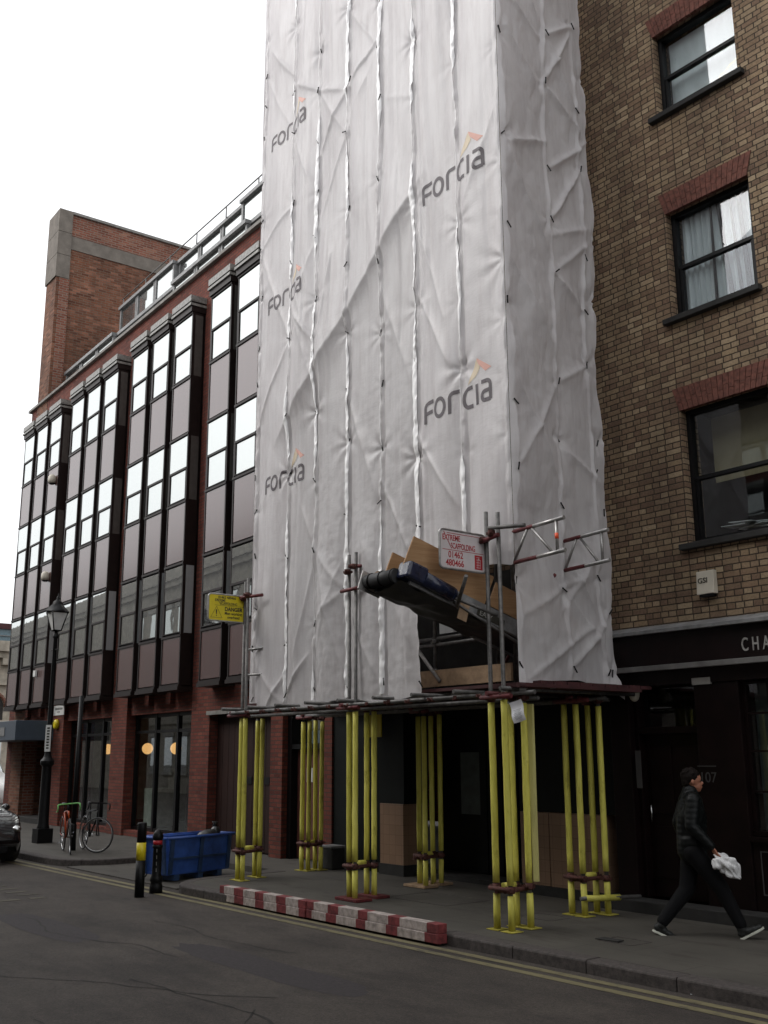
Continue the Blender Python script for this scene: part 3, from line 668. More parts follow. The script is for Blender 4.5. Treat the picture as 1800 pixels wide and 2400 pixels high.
MB().box(4.0, 4.19, .69, .70-.001, 1.36, 1.66).build('notice', M['fadedpaper'], CB)
MB().box(1.15, 1.6, -.12, -.10, 2.1, 2.5).build('yellow_sign', M['yellow'], CB)
MB().box(1.17, 1.5, .2, .22, .5, 2.3).build('side_panel', M['greenblack'], CB)
for z, nm in ((3.6, 0), (6.6, 0), (9.6, 0), (12.4, 0)):
    for k in range(3):
        x = .7+k*1.9; f = MB().use(M['black']); f.box(x, x+1.1, .24, .31, z, z+1.7); wo = f.build('window', None, CB)
        MB().box(x+.07, x+1.03, .225, .238, z+.07, z+1.63).build('pane', M['mirror'], wo)
ub = thing('litter_bin', 'small dark litter bin standing by the shopfront left of the tiled pillar', 'bin', (-14.62, 10.5, 0))
MB().box(-.17, .17, -.13, .13, 0, .33).build('bin_body', M['ground_dark'], ub, bevel=.02); MB().box(-.18, .18, -.14, .14, .33, .37).build('bin_lid', M['lead'], ub, bevel=.01)

# ------------------------------------------------------------------ right brick building
RB = thing('brick_building', 'yellow-brown stock brick building with sash windows right of the scaffold', 'building', (-8.76, 10.65, 0))
ox = 8.76
WINS = [(-7.39, -6.15, 10.17, 11.42, -7.52, -6.03, 10.10, 0), (-7.39, -6.19, 7.25, 8.74, -7.50, -6.12, 7.17, 1), (-7.39, -6.19, 4.30, 6.02, -7.50, -6.10, 4.24, 2)]
XS = [(-7.39, -6.17), (-4.9, -3.7), (-2.4, -1.2), (.1, 1.3)]
w = MB().use(M['stock']); zs = [(4.30, 6.02), (7.25, 8.74), (10.17, 11.42), (13.2, 14.5)]
def wallrow(z0, z1, holes):
    x = -8.76
    for a, c in holes: w.box(x+ox, a+ox, 0, .35, z0, z1); x = c
    w.box(x+ox, 4+ox, 0, .35, z0, z1)
z = 3.30
for z0, z1 in zs: wallrow(z, z0, []); wallrow(z0, z1, XS); z = z1
wallrow(z, 16, []); w.box(0, 12.76, 3, 3.2, 0, 16)
w.build('wall', None, RB)
def sash(a, c, z0, z1, kind):
    f = MB(); a += ox; c += ox; y = .11
    f.box(a, a+.06, y, y+.10, z0, z1); f.box(c-.06, c, y, y+.10, z0, z1); f.box(a+.061, c-.061, y, y+.10, z1-.06, z1); f.box(a+.061, c-.061, y, y+.10, z0, z0+.07)
    zm = z0+(z1-z0)*.47; f.box(a+.061, c-.061, y+.01, y+.09, zm, zm+.045); f.box(a+.061, a+.10, y+.02, y+.08, z0+.071, zm); f.box(c-.10, c-.061, y+.02, y+.08, z0+.071, zm)
    fo = f.build('window_frame', M['black'], RB)
    MB().box(a+.05, c-.05, y+.045, y+.052, z0+.05, z1-.05).build('window_pane', M['sash'], fo)
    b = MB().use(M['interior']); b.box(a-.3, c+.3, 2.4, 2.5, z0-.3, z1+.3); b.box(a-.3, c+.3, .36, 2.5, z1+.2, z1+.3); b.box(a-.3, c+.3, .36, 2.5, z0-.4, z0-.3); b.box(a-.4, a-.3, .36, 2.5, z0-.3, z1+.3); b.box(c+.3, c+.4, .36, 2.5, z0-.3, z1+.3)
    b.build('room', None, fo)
    # sill and soldier arch
    MB().box(a-.11, c+.07, -.09, .11, z0-.075, z0).build('sill', M['ground_dark'], RB, bevel=.008)
    ar = MB(); n = int((c-a+.2)/.078); cx = (a+c)/2; hgt = .29
    for i in range(n):
        u0 = -1+2*i/n+.006; u1 = -1+2*(i+1)/n-.006; hw0 = (c-a)/2+.01; hw1 = (c-a)/2+.10
        for zz0, zz1, tt0, tt1 in ((z1-.012, z1+hgt*.49, 0, .49), (z1+hgt*.51, z1+hgt, .51, 1)) if i % 2 else ((z1-.012, z1+hgt*.30, 0, .30), (z1+hgt*.32, z1+hgt, .32, 1)):
            l0 = hw0+(hw1-hw0)*tt0; l1 = hw0+(hw1-hw0)*tt1
            ar.hexa([(cx+u0*l0, -.012, zz0), (cx+u1*l0, -.012, zz0), (cx+u1*l0, .05, zz0), (cx+u0*l0, .05, zz0)], [(cx+u0*l1, -.012, zz1), (cx+u1*l1, -.012, zz1), (cx+u1*l1, .05, zz1), (cx+u0*l1, .05, zz1)])
    ar.build('brick_arch', M['archbrick'], RB)
    if kind == 1:
        cu = MB(); n = 90; vs = []
        for i in range(n+1):
            x = a+.06+(c-a-.12)*i/n; y_ = .26+.03*math.sin(i*.9)+.012*math.sin(i*2.3); vs += [(x, y_, z0+.02), (x, y_+.01, z1-.02)]
        cu.add(vs, [(2*i, 2*i+2, 2*i+3, 2*i+1) for i in range(n)], True); cu.build('net_curtain', M['curtain'], fo)
        cu = MB()
        for x, wd_, lean in ((.42, .035, .02), (.60, .06, -.10), (.72, .04, -.06), (.80, .07, -.04), (.90, .05, .02)):
            x0 = a+x*(c-a); cu.hexa([(x0, .20, z0+.04), (x0+wd_, .20, z0+.04), (x0+wd_, .22, z0+.04), (x0, .22, z0+.04)], [(x0+lean, .20, z1-.05), (x0+lean+wd_*.6, .20, z1-.05), (x0+lean+wd_*.6, .22, z1-.05), (x0+lean, .22, z1-.05)])
        cu.build('dark_drape', M['darkcurtain'], fo)
    if kind == 0:
        MB().box(a+.05, c-.05, .30, .31, z0+.03, z1-.03).build('roller_blind', M['curtain'], fo)
        q = MB()
        for i in range(22): q.ball((a+.62+i*.024, .27, z0+.20+.012*i+.01*math.sin(i)), .0055, 6)
        q.build('fairy_lights', M['bulb'], fo)
    if kind == 2:
        MB().box(a+.10, c-.05, .50, .51, zm+.02, z1-.04).build('roller_blind', M['blind'], fo)
        q = MB(); rn = random.Random(2)
        for i in range(9):
            x = a+.45+rn.uniform(0, .5); q.obox((x, .34+rn.uniform(0, .2), z0+.12+i*.014), (.16, .02*rn.uniform(-1, 1), .01*rn.uniform(-2, 2)), (.02, .10, 0), (0, 0, .004))
        q.build('papers', M['paper'], fo)
for a, c, z0, z1, sl, sr, sz, k in WINS: sash(a, c, z0, z1, k)
for a, c in XS[1:]:
    for z0, z1 in zs: sash(a, c, z0, z1, 3)
sash(*XS[0], *zs[3], 3)
# shopfront
sf = MB().use(M['blackwood'])
sf.box(.05, 12.7, -.14, 0, 2.86, 3.24); sf.box(.0, 12.7, -.05, .35, 2.62, 2.86); sf.box(0, .30, -.02, .35, .1, 2.62)
sf.box(1.28, 1.88, -.02, .35, .1, 2.62)             # pier with the number
sf.box(1.88, 12.7, .00, .35, .1, .86); sf.box(0, 12.7, .3501, .5, 0, 3.3)
sfo = sf.build('shopfront', None, RB, bevel=.006)
MB().box(.02, 12.74, -.20, -.14, 2.79, 2.855).build('fascia_rail', M['raildim'], RB, bevel=.006)
b = MB(); b.hexa([(-.02, -.24, 3.24), (12.76, -.24, 3.24), (12.76, .0, 3.24), (-.02, .0, 3.24)], [(-.02, -.24, 3.28), (12.76, -.24, 3.28), (12.76, .0, 3.36), (-.02, .0, 3.36)]); b.build('lead_flashing', M['lead'], RB)
MB().use(M['ground_dark']).box(-.05, 12.7, -.32, .0, -.02, .13).build('step', None, RB, bevel=.01)
d = MB().use(M['blackwood']); d.box(.30, .36, .08, .3, .13, 2.62); d.box(1.22, 1.28, .08, .3, .13, 2.62); d.box(.361, 1.219, .08, .3, 2.05, 2.13); d.box(.361, 1.219, .2, .25, .13, 2.05)
for z0, z1 in ((.35, .95), (1.1, 1.9)):
    for x0, x1 in ((.43, .75), (.83, 1.15)): d.box(x0, x1, .185, .20, z0, z1)
do = d.build('door', None, RB, bevel=.004); MB().box(.365, 1.215, .2, .21, 2.135, 2.6).build('fanlight', M['sash'], do)
MB().tube((.42, .16, 1.0), (.42, .16, 1.2), .012).build('door_handle', M['chrome'], do)
text_mesh('107', .165, M['numgrey'], 'number_lettering', RB, facing((-7.485+ox, -.024, 1.485), (1, 0, 0)), sx=.95)
MB().box(-7.50+ox, -7.25+ox, -.026, -.021, 1.66, 1.672).build('number_bar', M['numgrey'], RB)
for ch_, x_ in (('C', -6.712), ('H', -6.578), ('A', -6.442)): text_mesh(ch_, .215, M['lettergrey'], 'fascia_letter', RB, facing((x_+ox, -.146, 2.935), (1, 0, 0)), sx=.60, ext=.006, bold=.001)
MB().box(-7.47+ox, -7.22+ox, -.06, -.021, 2.60, 2.68).build('light_fitting', M['lettergrey'], RB)
MB().ball((-8.30+ox, -.09, 2.54), .085, 16, .8, .8, 1.2).build('globe_light', M['offwhite'], RB)
MB().box(-8.39+ox, -8.31+ox, -.03, -.0201, 1.40, 1.85).build('name_strip', M['numgrey'], RB)
f = MB().use(M['blackwood']); x0, x1 = 1.88, 12.0
for i in range(26):
    x = x0+i*.31; f.box(x, x+(.05 if i % 5 == 0 else .022), .05, .12, .96, 2.62)
for z in (.92, 1.38, 1.82, 2.24, 2.58): f.box(x0, x0+8, .04 if z == .92 else .06, .11, z, z+(.05 if z == .92 else .022))
f.box(x0, x0+8, -.06, .04, .86, .91)
fo = f.build('shop_window_frame', None, RB); MB().box(x0, x0+8, .085, .09, .95, 2.6).build('shop_window_glass', M['sash'], fo)
MB().box(x0, x0+8, .3, .31, .95, 2.6).build('window_blind', M['fadedpaper'], fo)
for i in range(5):
    x = x0+.10+i*1.5; q = MB(); q.box(x, x+1.3, -.012, -.004, .30, .312); q.box(x, x+1.3, -.012, -.004, .75, .762); q.box(x, x+.012, -.012, -.004, .3121, .7499); q.box(x+1.288, x+1.3, -.012, -.004, .3121, .7499); q.build('panel_moulding', M['numgrey'], RB)
gs = thing('alarm_box', 'cream alarm box lettered GSI on the yellow brick wall above the shop fascia', 'alarm', (-7.29, 10.65, 3.65))
MB().use(M['offwhite']).hexa([(0, -.09, 0), (.24, -.09, 0), (.24, 0, 0), (0, 0, 0)], [(0, -.07, .28), (.24, -.07, .28), (.24, 0, .28), (0, 0, .28)]).build('casing', None, gs, bevel=.008)
text_mesh('GSI', .088, M['ink'], 'lettering', gs, facing((.02, -.0835, .135), (1, 0, 0), (0, .07, 1)), sx=1.1, bold=.001)
MB().box(.03, .21, -.08, 0, -.03, -.001).build('base', M['black'], gs)

# ------------------------------------------------------------------ scaffold
SC = thing('scaffold', 'tube scaffold on clusters of yellow padded standards straddling the pavement', 'scaffold', (0, 0, 0))
def P(name, mb, m, bevel=0): return mb.build(name, m, SC, bevel=bevel)
rs = random.Random(11)
def standard(x, y, top=2.40, tall=None, brk=.41, foam=True, fmat=None, z0=0, lean=0):
    lx = rs.uniform(-.012, .012)+lean; ly = rs.uniform(-.01, .01); T = tall or (top+.12)
    f = lambda z: (x+lx*z/2.4, y+ly*z/2.4, z)
    s_ = MB().tube(f(z0), f(T), .0242, 10); so = P('standard', s_, M['steel'])
    if foam:
        fb = MB()
        for a, b_ in ((z0+.012, brk-.045+rs.uniform(-.01, .01)), (brk+.055+rs.uniform(-.01, .015), top-.02+rs.uniform(-.02, .02))):
            n = max(2, int((b_-a)/.18)); pts = [Vector(f(a+(b_-a)*i/n))+Vector((rs.uniform(-.002, .002), rs.uniform(-.002, .002), 0)) for i in range(n+1)]
            fb.path(pts, [.037+rs.uniform(-.0015, .0015) for _ in pts], 12)
        fb.build('foam_sleeve', fmat or M['foam'], so)
def coupler(x, y, z, s=1, m='rust'):
    b = MB(); b.tube((x, y, z-.03*s), (x, y, z+.03*s), .038*s, 10)
    a = rs.uniform(0, 6.28)
    for k in range(3):
        t = a+k*2.1; d = Vector((math.cos(t), math.sin(t), 0)); c = Vector((x, y, z+rs.uniform(-.012, .012)))
        b.tube(c+d*.03, c+d*.066*s, .013, 6); b.obox(c+d*.055, d*.012+Vector((0, 0, .003)), Vector((-d.y, d.x, 0))*.018, (0, 0, .018))
    return b
def bundle(x, y, offs, tall=(), plate='foam', brk=.41):
    for i, (dx, dy) in enumerate(offs):
        standard(x+dx, y+dy, tall=4.55+rs.uniform(-.04, .03) if i in tall else None, brk=brk)
        P('coupler', coupler(x+dx, y+dy, brk+rs.uniform(-.01, .02), 1.12), M['rust']); P('coupler', coupler(x+dx, y+dy, 2.43+rs.uniform(-.02, .02), 1.1), M['rust'])
    xs = [x+d[0] for d in offs]; ys = [y+d[1] for d in offs]
    for p_, q_ in (((min(xs[:2])-.05, ys[0]-.055, brk+.01), (max(xs[:2])+.06, ys[1]-.055, brk+.01)), ((xs[0]+.055, min(ys)-.04, brk-.02), (xs[2]+.055, max(ys)+.05, brk-.02)), ((xs[1]-.055, min(ys)-.04, brk-.01), (xs[3]-.055, max(ys)+.05, brk-.01))): P('bracing_tube', MB().tube(p_, q_, .024), M['rust'])
    for p_, q_ in (((min(xs)-.10, ys[0]-.06, 2.43), (max(xs)+.16, ys[1]-.06, 2.43)), ((xs[2]+.05, min(ys)-.1, 2.47), (xs[2]+.05, max(ys)+.15, 2.47))): P('bracing_tube', MB().tube(p_, q_, .026), M['redpaint'])
    f = MB(); f.tube((xs[2]+.02, ys[2]-.22, brk+.02), (xs[2]+.02, ys[2]-.04, brk+.02), .036); P('foam_sleeve', f, M['foam'])
    for i, (dx, dy) in enumerate(offs):
        if plate == 'foam': P('base_plate', MB().box(x+dx-.085, x+dx+.085, y+dy-.085, y+dy+.085, .0+.001*i, .008+.001*i), M['foam'])
    if plate != 'foam':
        for bx in ((x-.14, x+.32, y-.13, y+.13, 0, .035), (x-.20, x+.22, y+.28, y+.50, 0, .034)): P('sole_board', MB().box(*bx), M['board' if plate == 'board' else 'redpaint'], .004)
bundle(-14.29, 8.50, [(0, 0), (.18, -.02), (-.20, .42), (-.03, .40)], tall=(0, 1))
bundle(-11.39, 8.45, [(0, 0), (.16, -.03), (-.10, .36), (.05, .37)], tall=(0, 1), plate='red')
bundle(-8.47, 8.25, [(0, 0), (.235, -.02), (.0, .30), (.20, .30)], tall=(0, 1))
bundle(-14.76, 9.98, [(0, 0), (.16, .02), (.04, .24), (.20, .24)])
bundle(-11.90, 10.02, [(0, .06), (.27, -.06), (.02, .30), (.16, .33)], plate='board')
bundle(-8.67, 9.66, [(0, 0), (.21, -.02), (.12, .30), (.30, .28)])
# short end post carried on a horizontal padded tube, rear right
f = MB(); f.tube((-8.42, 9.62, .20), (-8.28, 10.05, .19), .036); P('foam_sleeve', f, M['foam']); P('bracing_tube', MB().tube((-8.44, 9.55, .20), (-8.18, 10.30, .19), .024), M['steel'])
# split faded plank strapped beside the front right cluster
b = MB(); b.hexa([(-8.215, 8.56, .48), (-8.175, 8.58, .48), (-8.175, 8.61, .48), (-8.215, 8.59, .48)], [(-8.27, 8.60, 2.36), (-8.20, 8.62, 2.36), (-8.20, 8.65, 2.36), (-8.27, 8.63, 2.36)]); P('foam_strip', b, M['foam2'])
# lift at 2.5 m: ledgers, transoms, boards, toe board
for y, z, mm_, x0, x1 in ((8.36, 2.47, 'steel', -14.5, -7.9), (8.80, 2.55, 'alu', -14.5, -8.0), (8.62, 2.42, 'steel', -14.4, -8.1), (9.9, 2.46, 'steel', -14.9, -8.2), (10.2, 2.46, 'steel', -14.9, -8.4)):
    P('ledger', MB().tube((x0, y+.04*(-8-x0)/6, z), (x1, y, z), .0242), M[mm_])
for k in range(9): x = -14.3+k*.76; P('transom', MB().tube((x, 8.15, 2.52), (x, 10.45, 2.52), .0242), M['steel'])
b = MB()
for k in range(9): b.box(-14.35, -8.05, 8.62+k*.22, 8.62+k*.22+.205, 2.575+.002*(k % 2), 2.613+.002*(k % 2))
P('deck_boards', b, M['boarddark'])
P('toe_board', MB().box(-13.9, -8.75, 8.86, 8.90, 2.66, 2.87), M['board'])
b = MB(); b.box(-8.50, -7.98, 8.3, 10.3, 2.53, 2.57); b.tube((-7.99, 8.2, 2.545), (-8.36, 10.35, 2.56), .03); P('edge_board', b, M['boarddark'])
for k in range(14):
    x = -13.9+k*.43; P('coupler', coupler(x, 8.40-.04*(x+14)/6, 2.46, .9), M['rust'])
# inner standards and handrails glimpsed through the opening
for x, y in ((-10.14, 8.9), (-8.80, 9.0), (-12.0, 8.9), (-13.7, 8.9), (-10.3, 10.2), (-8.5, 10.2), (-12.4, 10.2)):
    P('standard', MB().tube((x, y, 2.45), (x, y, 16.4), .0242), M['steel'])
for z in (3.20, 3.28, 4.6, 6.6, 8.6, 10.6, 12.6, 14.6, 16.2):
    P('ledger', MB().tube((-13.7, 9.05, z), (-8.3, 8.85, z), .0242), M['steel'])
P('brace', MB().tube((-10.62, 8.85, 3.35), (-10.0, 8.85, 2.72), .0242), M['alu'])
P('brace', MB().tube((-9.9, 9.6, 2.6), (-8.3, 9.2, 3.9), .0242), M['redpaint'])
for x, y, z in ((-10.14, 8.9, 3.24), (-10.14, 8.9, 2.86), (-10.14, 8.9, 2.56), (-8.8, 9, 3.24)): P('coupler', coupler(x, y, z), M['steel'])
for z in (4.55, 6.5, 8.5, 10.5, 12.5, 14.5):
    b = MB()
    for k in range(5): b.box(-13.7, -8.75, 9.15+k*.22, 9.15+k*.22+.2, z, z+.038)
    P('deck_boards', b, M['board'])
# tall posts: tie tubes and couplers near their tops
def clamp_set(x, y, z, dirs, m='redpaint'):
    P('coupler', coupler(x, y, z, 1.15), M['rust']); P('coupler', coupler(x+.17, y-.03, z+.05, 1.1), M['rust'])
    for p, q in dirs: P('tie_tube', MB().tube(p, q, .026), M[m])
clamp_set(-14.25, 8.46, 4.25, [((-14.35, 8.42, 4.28), (-13.75, 8.50, 4.26))], 'redpaint')
clamp_set(-11.38, 8.40, 4.28, [((-11.30, 8.36, 4.34), (-10.95, 8.6, 4.34)), ((-11.50, 8.38, 4.02), (-11.08, 8.40, 4.03))])
clamp_set(-8.47, 8.2, 4.22, [((-8.50, 8.18, 4.20), (-8.20, 8.18, 4.24))])
P('tie_tube', MB().tube((-8.32, 8.14, 4.33), (-7.86, 8.26, 4.30), .024), M['steel'])
for z in (3.45, 3.05): P('tie_tube', MB().tube((-14.30, 8.55, z), (-13.85, 8.60, z), .02), M['alu'])
# lattice beams poking through the side sheet
def lattice(p0, dx, y1, h=.36):
    b = MB(); p0 = Vector(p0); d = Vector(dx); q = p0+d; n = d.length
    b.use(M['redpaint']); b.tube(p0, p0+d*.45, .024); b.tube(p0-Vector((0, 0, h)), p0+d*.5-Vector((0, 0, h)), .0235)
    b.use(M['alu']); b.tube(p0+d*.45, q, .024); b.tube(p0+d*.5-Vector((0, 0, h)), q-Vector((0, 0, h)), .0235)
    dn = Vector((0, 0, -h)); b.tube(p0+d*.86, p0+d*.86+dn, .018); b.tube(p0+d*.40, p0+d*.78+dn, .016); b.tube(p0+d*.34, p0+d*.05+dn, .016)
    b.use(M['tape']); b.tube(p0+d*.86+dn*.42, p0+d*.86+dn*.60, .0215) if y1 else None
    return b.build('lattice_beam', None, SC)
lattice((-8.25, 8.42, 4.30), (.86, -.04, .02), True); lattice((-8.35, 9.40, 4.33), (.75, -.03, .02), False)

# ------------------------------------------------------------------ sheeting
A = Vector((-14.34, 8.69, 0)); B = Vector((-8.17, 8.40, 0)); C = Vector((-8.45, 10.42, 0))
KS = 1.028                                                   # metres of sheet per pattern unit
zz_ = lambda z: z*KS-.05
rng = np.random.RandomState(5)
_T = rng.rand(256, 256)
def vnoise(x, y, seed=0):
    x = np.asarray(x)+seed*17.3; y = np.asarray(y)+seed*9.7
    xi = np.floor(x).astype(int); yi = np.floor(y).astype(int); fx = x-xi; fy = y-yi; fx = fx*fx*(3-2*fx); fy = fy*fy*(3-2*fy)
    g = lambda i, j: _T[i % 256, j % 256]
    return (g(xi, yi)*(1-fx)+g(xi+1, yi)*fx)*(1-fy)+(g(xi, yi+1)*(1-fx)+g(xi+1, yi+1)*fx)*fy-.5
def segdist(s, z, a, b):
    ax, az = a; bx, bz = b; dx, dz = bx-ax, bz-az; L2 = dx*dx+dz*dz; t = np.clip(((s-ax)*dx+(z-az)*dz)/L2, 0, 1)
    ex = s-(ax+t*dx); ez = z-(az+t*dz); d = np.hypot(ex, ez); sg = np.sign(dx*ez-dz*ex); return d, sg, t
SEAMS = [.07, 1.09, 1.86, 2.70, 3.52, 4.31, 5.20, 5.98]
rt_ = random.Random(21); TIES = []
for s_ in SEAMS:
    z = 2.62+rt_.uniform(0, .2)
    while z < 16.5:
        if not (s_ > 4.4 and z < 4.3): TIES.append((s_+rt_.uniform(-.03, .03), z))
        z += rt_.choice([.75, .9, 1.05, 1.3]) if s_ not in (.07, 5.98) else rt_.uniform(.55, .9)
CREASES = [((.30, 13.9), (1.12, 12.9), .05, .10), ((1.1, 12.75), (1.9, 12.2), .05, .07), ((1.86, 12.2), (2.68, 11.75), .05, .07), ((2.68, 11.75), (3.52, 12.15), .05, .07),
           ((1.88, 11.0), (2.68, 11.75), .05, .09), ((1.10, 8.8), (1.85, 7.9), .04, .06), ((1.85, 7.25), (1.3, 8.6), .03, .10), ((1.86, 7.0), (2.3, 9.2), .035, .09), ((2.1, 7.9), (1.86, 5.6), .03, .08),
           ((4.35, 12.2), (4.9, 14.5), .04, .10), ((3.52, 5.35), (4.2, 4.2), .04, .05), ((4.31, 7.8), (5.15, 6.3), .035, .08), ((4.31, 5.8), (5.1, 4.7), .035, .08), ((4.3, 8.9), (4.9, 7.2), .03, .08), ((3.5, 8.2), (4.25, 6.5), .03, .10),
           ((1.08, 3.0), (.6, 2.5), .05, .06), ((1.7, 3.2), (1.08, 2.55), .05, .06), ((.1, 3.3), (1.05, 2.5), .03, .08), ((2.7, 4.6), (1.9, 3.2), .02, .1), ((2.7, 3.8), (3.5, 2.7), .03, .08), ((1.86, 4.6), (1.4, 3.2), .03, .07), ((1.5, 5.4), (1.86, 4.7), .03, .1)]
rc_ = random.Random(33)
for k in range(22):
    a_ = rc_.choice(TIES); nb = [t for t in TIES if .5 < abs(t[0]-a_[0]) < 1.2 and .35 < abs(t[1]-a_[1]) < 2.0]
    if nb: b_ = rc_.choice(nb); CREASES.append((a_, b_, rc_.uniform(.015, .04), rc_.uniform(.06, .16)))
DIAG = ((.62, 6.52), (4.60, 9.48))
def disp(s, z):
    s = np.asarray(s, float); z = np.asarray(z, float); D = np.zeros_like(s)
    # slack between the seams, changing with height
    for i in range(len(SEAMS)-1):
        a, b = SEAMS[i], SEAMS[i+1]; u = (s-a)/(b-a); mk = (u >= 0) & (u <= 1)
        amp = .045+.10*vnoise(z*.45+i*7, z*0+i*3.1, 1); D += np.where(mk, amp*np.sin(np.pi*np.clip(u, 0, 1)), 0)
        sk = .05*vnoise(z*.7+i*5, z*0+i*2.3, 2); D += np.where(mk, sk*np.sin(2*np.pi*np.clip(u, 0, 1)), 0)
    # long vertical folds and fine crumple
    D += .022*vnoise(s*5, z*.30, 3)+.026*np.abs(vnoise(s*8+1.5*vnoise(s*1.1, z*.3, 15), z*.13, 4))
    cr = np.clip((7.5-z)/3, .06, 1)*np.where((s > 1.8) & (s < 4.3), 1, .25)
    D += cr*(.009*vnoise(s*14+2*vnoise(s*3, z*3, 9), z*7, 5)+.005*vnoise(s*22, z*16, 6)+.005*vnoise(s*9, z*26, 13))
    # battens with ruffled flap
    for i, s0 in enumerate(SEAMS):
        ww = .030+.018*vnoise(z*3, z*0+i, 7); q = np.exp(-((s-s0-.02*vnoise(z*2.2, z*0+i*4, 8))/ww)**4)
        fl = np.ones_like(z)
        for zl in ((9.1, 6.05) if i == 6 else (12.0, 9.0, 5.97) if i == 1 else ()): fl = fl*(1-.85*np.exp(-((z-zl)/.26)**4))     # pulled flat over the print
        D += fl*q*(.020+.030*vnoise(z*6, z*0+i*5, 10)+.014*vnoise(z*17, z*0+i*5, 14))
        D -= fl*.022*np.exp(-((s-s0-.065)/.016)**2)
    # gathered at each tie
    for k, (sx, zx) in enumerate(TIES):
        dx = s-sx; dz = z-zx; r = np.hypot(dx, dz); mk = r < .9
        th = np.arctan2(dz, dx); w_ = (.15, .3, 1.0, .2, .6, .1, .35)[k % 7]; D += np.where(mk, w_*(-.035*np.exp(-(r/.10)**2)+.014*np.cos((5+k % 4)*th+k)*np.exp(-r/.24)*np.clip(r/.08, 0, 1)), 0)
    for a, b, h, wd in CREASES:
        d, sg, t = segdist(s, z, a, b); D += h*(.55*np.exp(-d/wd)+.45*np.exp(-d/(wd*.3)))*np.sin(np.pi*np.clip(t*.9+.05, 0, 1))**.5
    # brace behind pushes the sheet: sharp ridge with the lower side falling back
    d, sg, t = segdist(s, z, *DIAG); inn = (t > 0) & (t < 1); side = np.where(sg < 0, 1, 0)
    fade = np.clip(np.minimum(t, 1-t)*9, 0, 1); D += fade*.085*np.where(side == 1, np.exp(-d/.16), np.exp(-d/.8))
    d, sg, t = segdist(s, z, (3.0, 4.75), (4.30, 2.95)); side = np.where(sg < 0, 1, 0); D += np.clip(np.minimum(t, 1-t)*6, 0, 1)*.045*np.where(side == 1, np.exp(-d/.12), np.exp(-d/.4))
    return D
ax = (B-A).normalized(); an = Vector((ax.y, -ax.x, 0))        # outward, towards the street
def fpos(s, z, lift=0.0):
    D = disp(s, z)*np.clip((6.0-s)/.10, 0, 1)**.5+lift; es = np.clip(1-np.abs(s)/.25, 0, 1)*(.05*vnoise(z*1.3, z*0, 11)+.035*vnoise(z*3.4, z*0, 12))
    x = A.x+ax.x*(s+es)*KS+an.x*D; y = A.y+ax.y*(s+es)*KS+an.y*D; return np.stack([x, y, zz_(z)], -1)
SHEET = thing('scaffold_sheeting', 'white plastic sheeting wrapped over the scaffold with printed logos and black ties', 'sheeting', (0, 0, 0))
def grid_mesh(name, pos, mt, parent):
    ny, nx = pos.shape[:2]; me = bpy.data.meshes.new(name); vs = pos.reshape(-1, 3)
    idx = np.arange(ny*nx).reshape(ny, nx); q = np.stack([idx[:-1, :-1], idx[:-1, 1:], idx[1:, 1:], idx[1:, :-1]], -1).reshape(-1, 4)
    me.from_pydata(vs.tolist(), [], q.tolist()); me.polygons.foreach_set('use_smooth', [True]*len(q)); me.materials.append(mt); me.update()
    o = bpy.data.objects.new(name, me); COL.objects.link(o); o.parent = parent; return o
ZT = 17.2
def part_grid(s0, s1, zb, nx, nz):
    s = np.linspace(s0, s1, nx)[None, :].repeat(nz, 0); v = (np.linspace(0, 1, nz))[:, None]
    z = zb(s)+(ZT-zb(s))*v; return s, z
def zbl(s):
    z = 2.50+.03*np.sin(s*3.1)+.02*vnoise(s*3, s*0, 20); z = z-.04*np.exp(-((s-.05)/.15)**2)
    z = np.where((s > 1.12) & (s < 1.82), 2.46+.03*np.sin((s-1.1)*5), z); z += .035*np.exp(-((s-1.1)/.12)**2)
    return z
s, z = part_grid(0, 4.30, zbl, 230, 520); grid_mesh('front_sheet', fpos(s, z), M['sheet'], SHEET)
def zbr(s): return np.interp(s, [4.30, 4.5, 5.04, 5.7, 5.98, 6.0], [4.28, 4.22, 4.02, 3.88, 3.86, 3.95])+.015*np.sin(s*9)
s, z = part_grid(4.30, 6.0, zbr, 100, 480); grid_mesh('front_sheet', fpos(s, z), M['sheet'], SHEET)
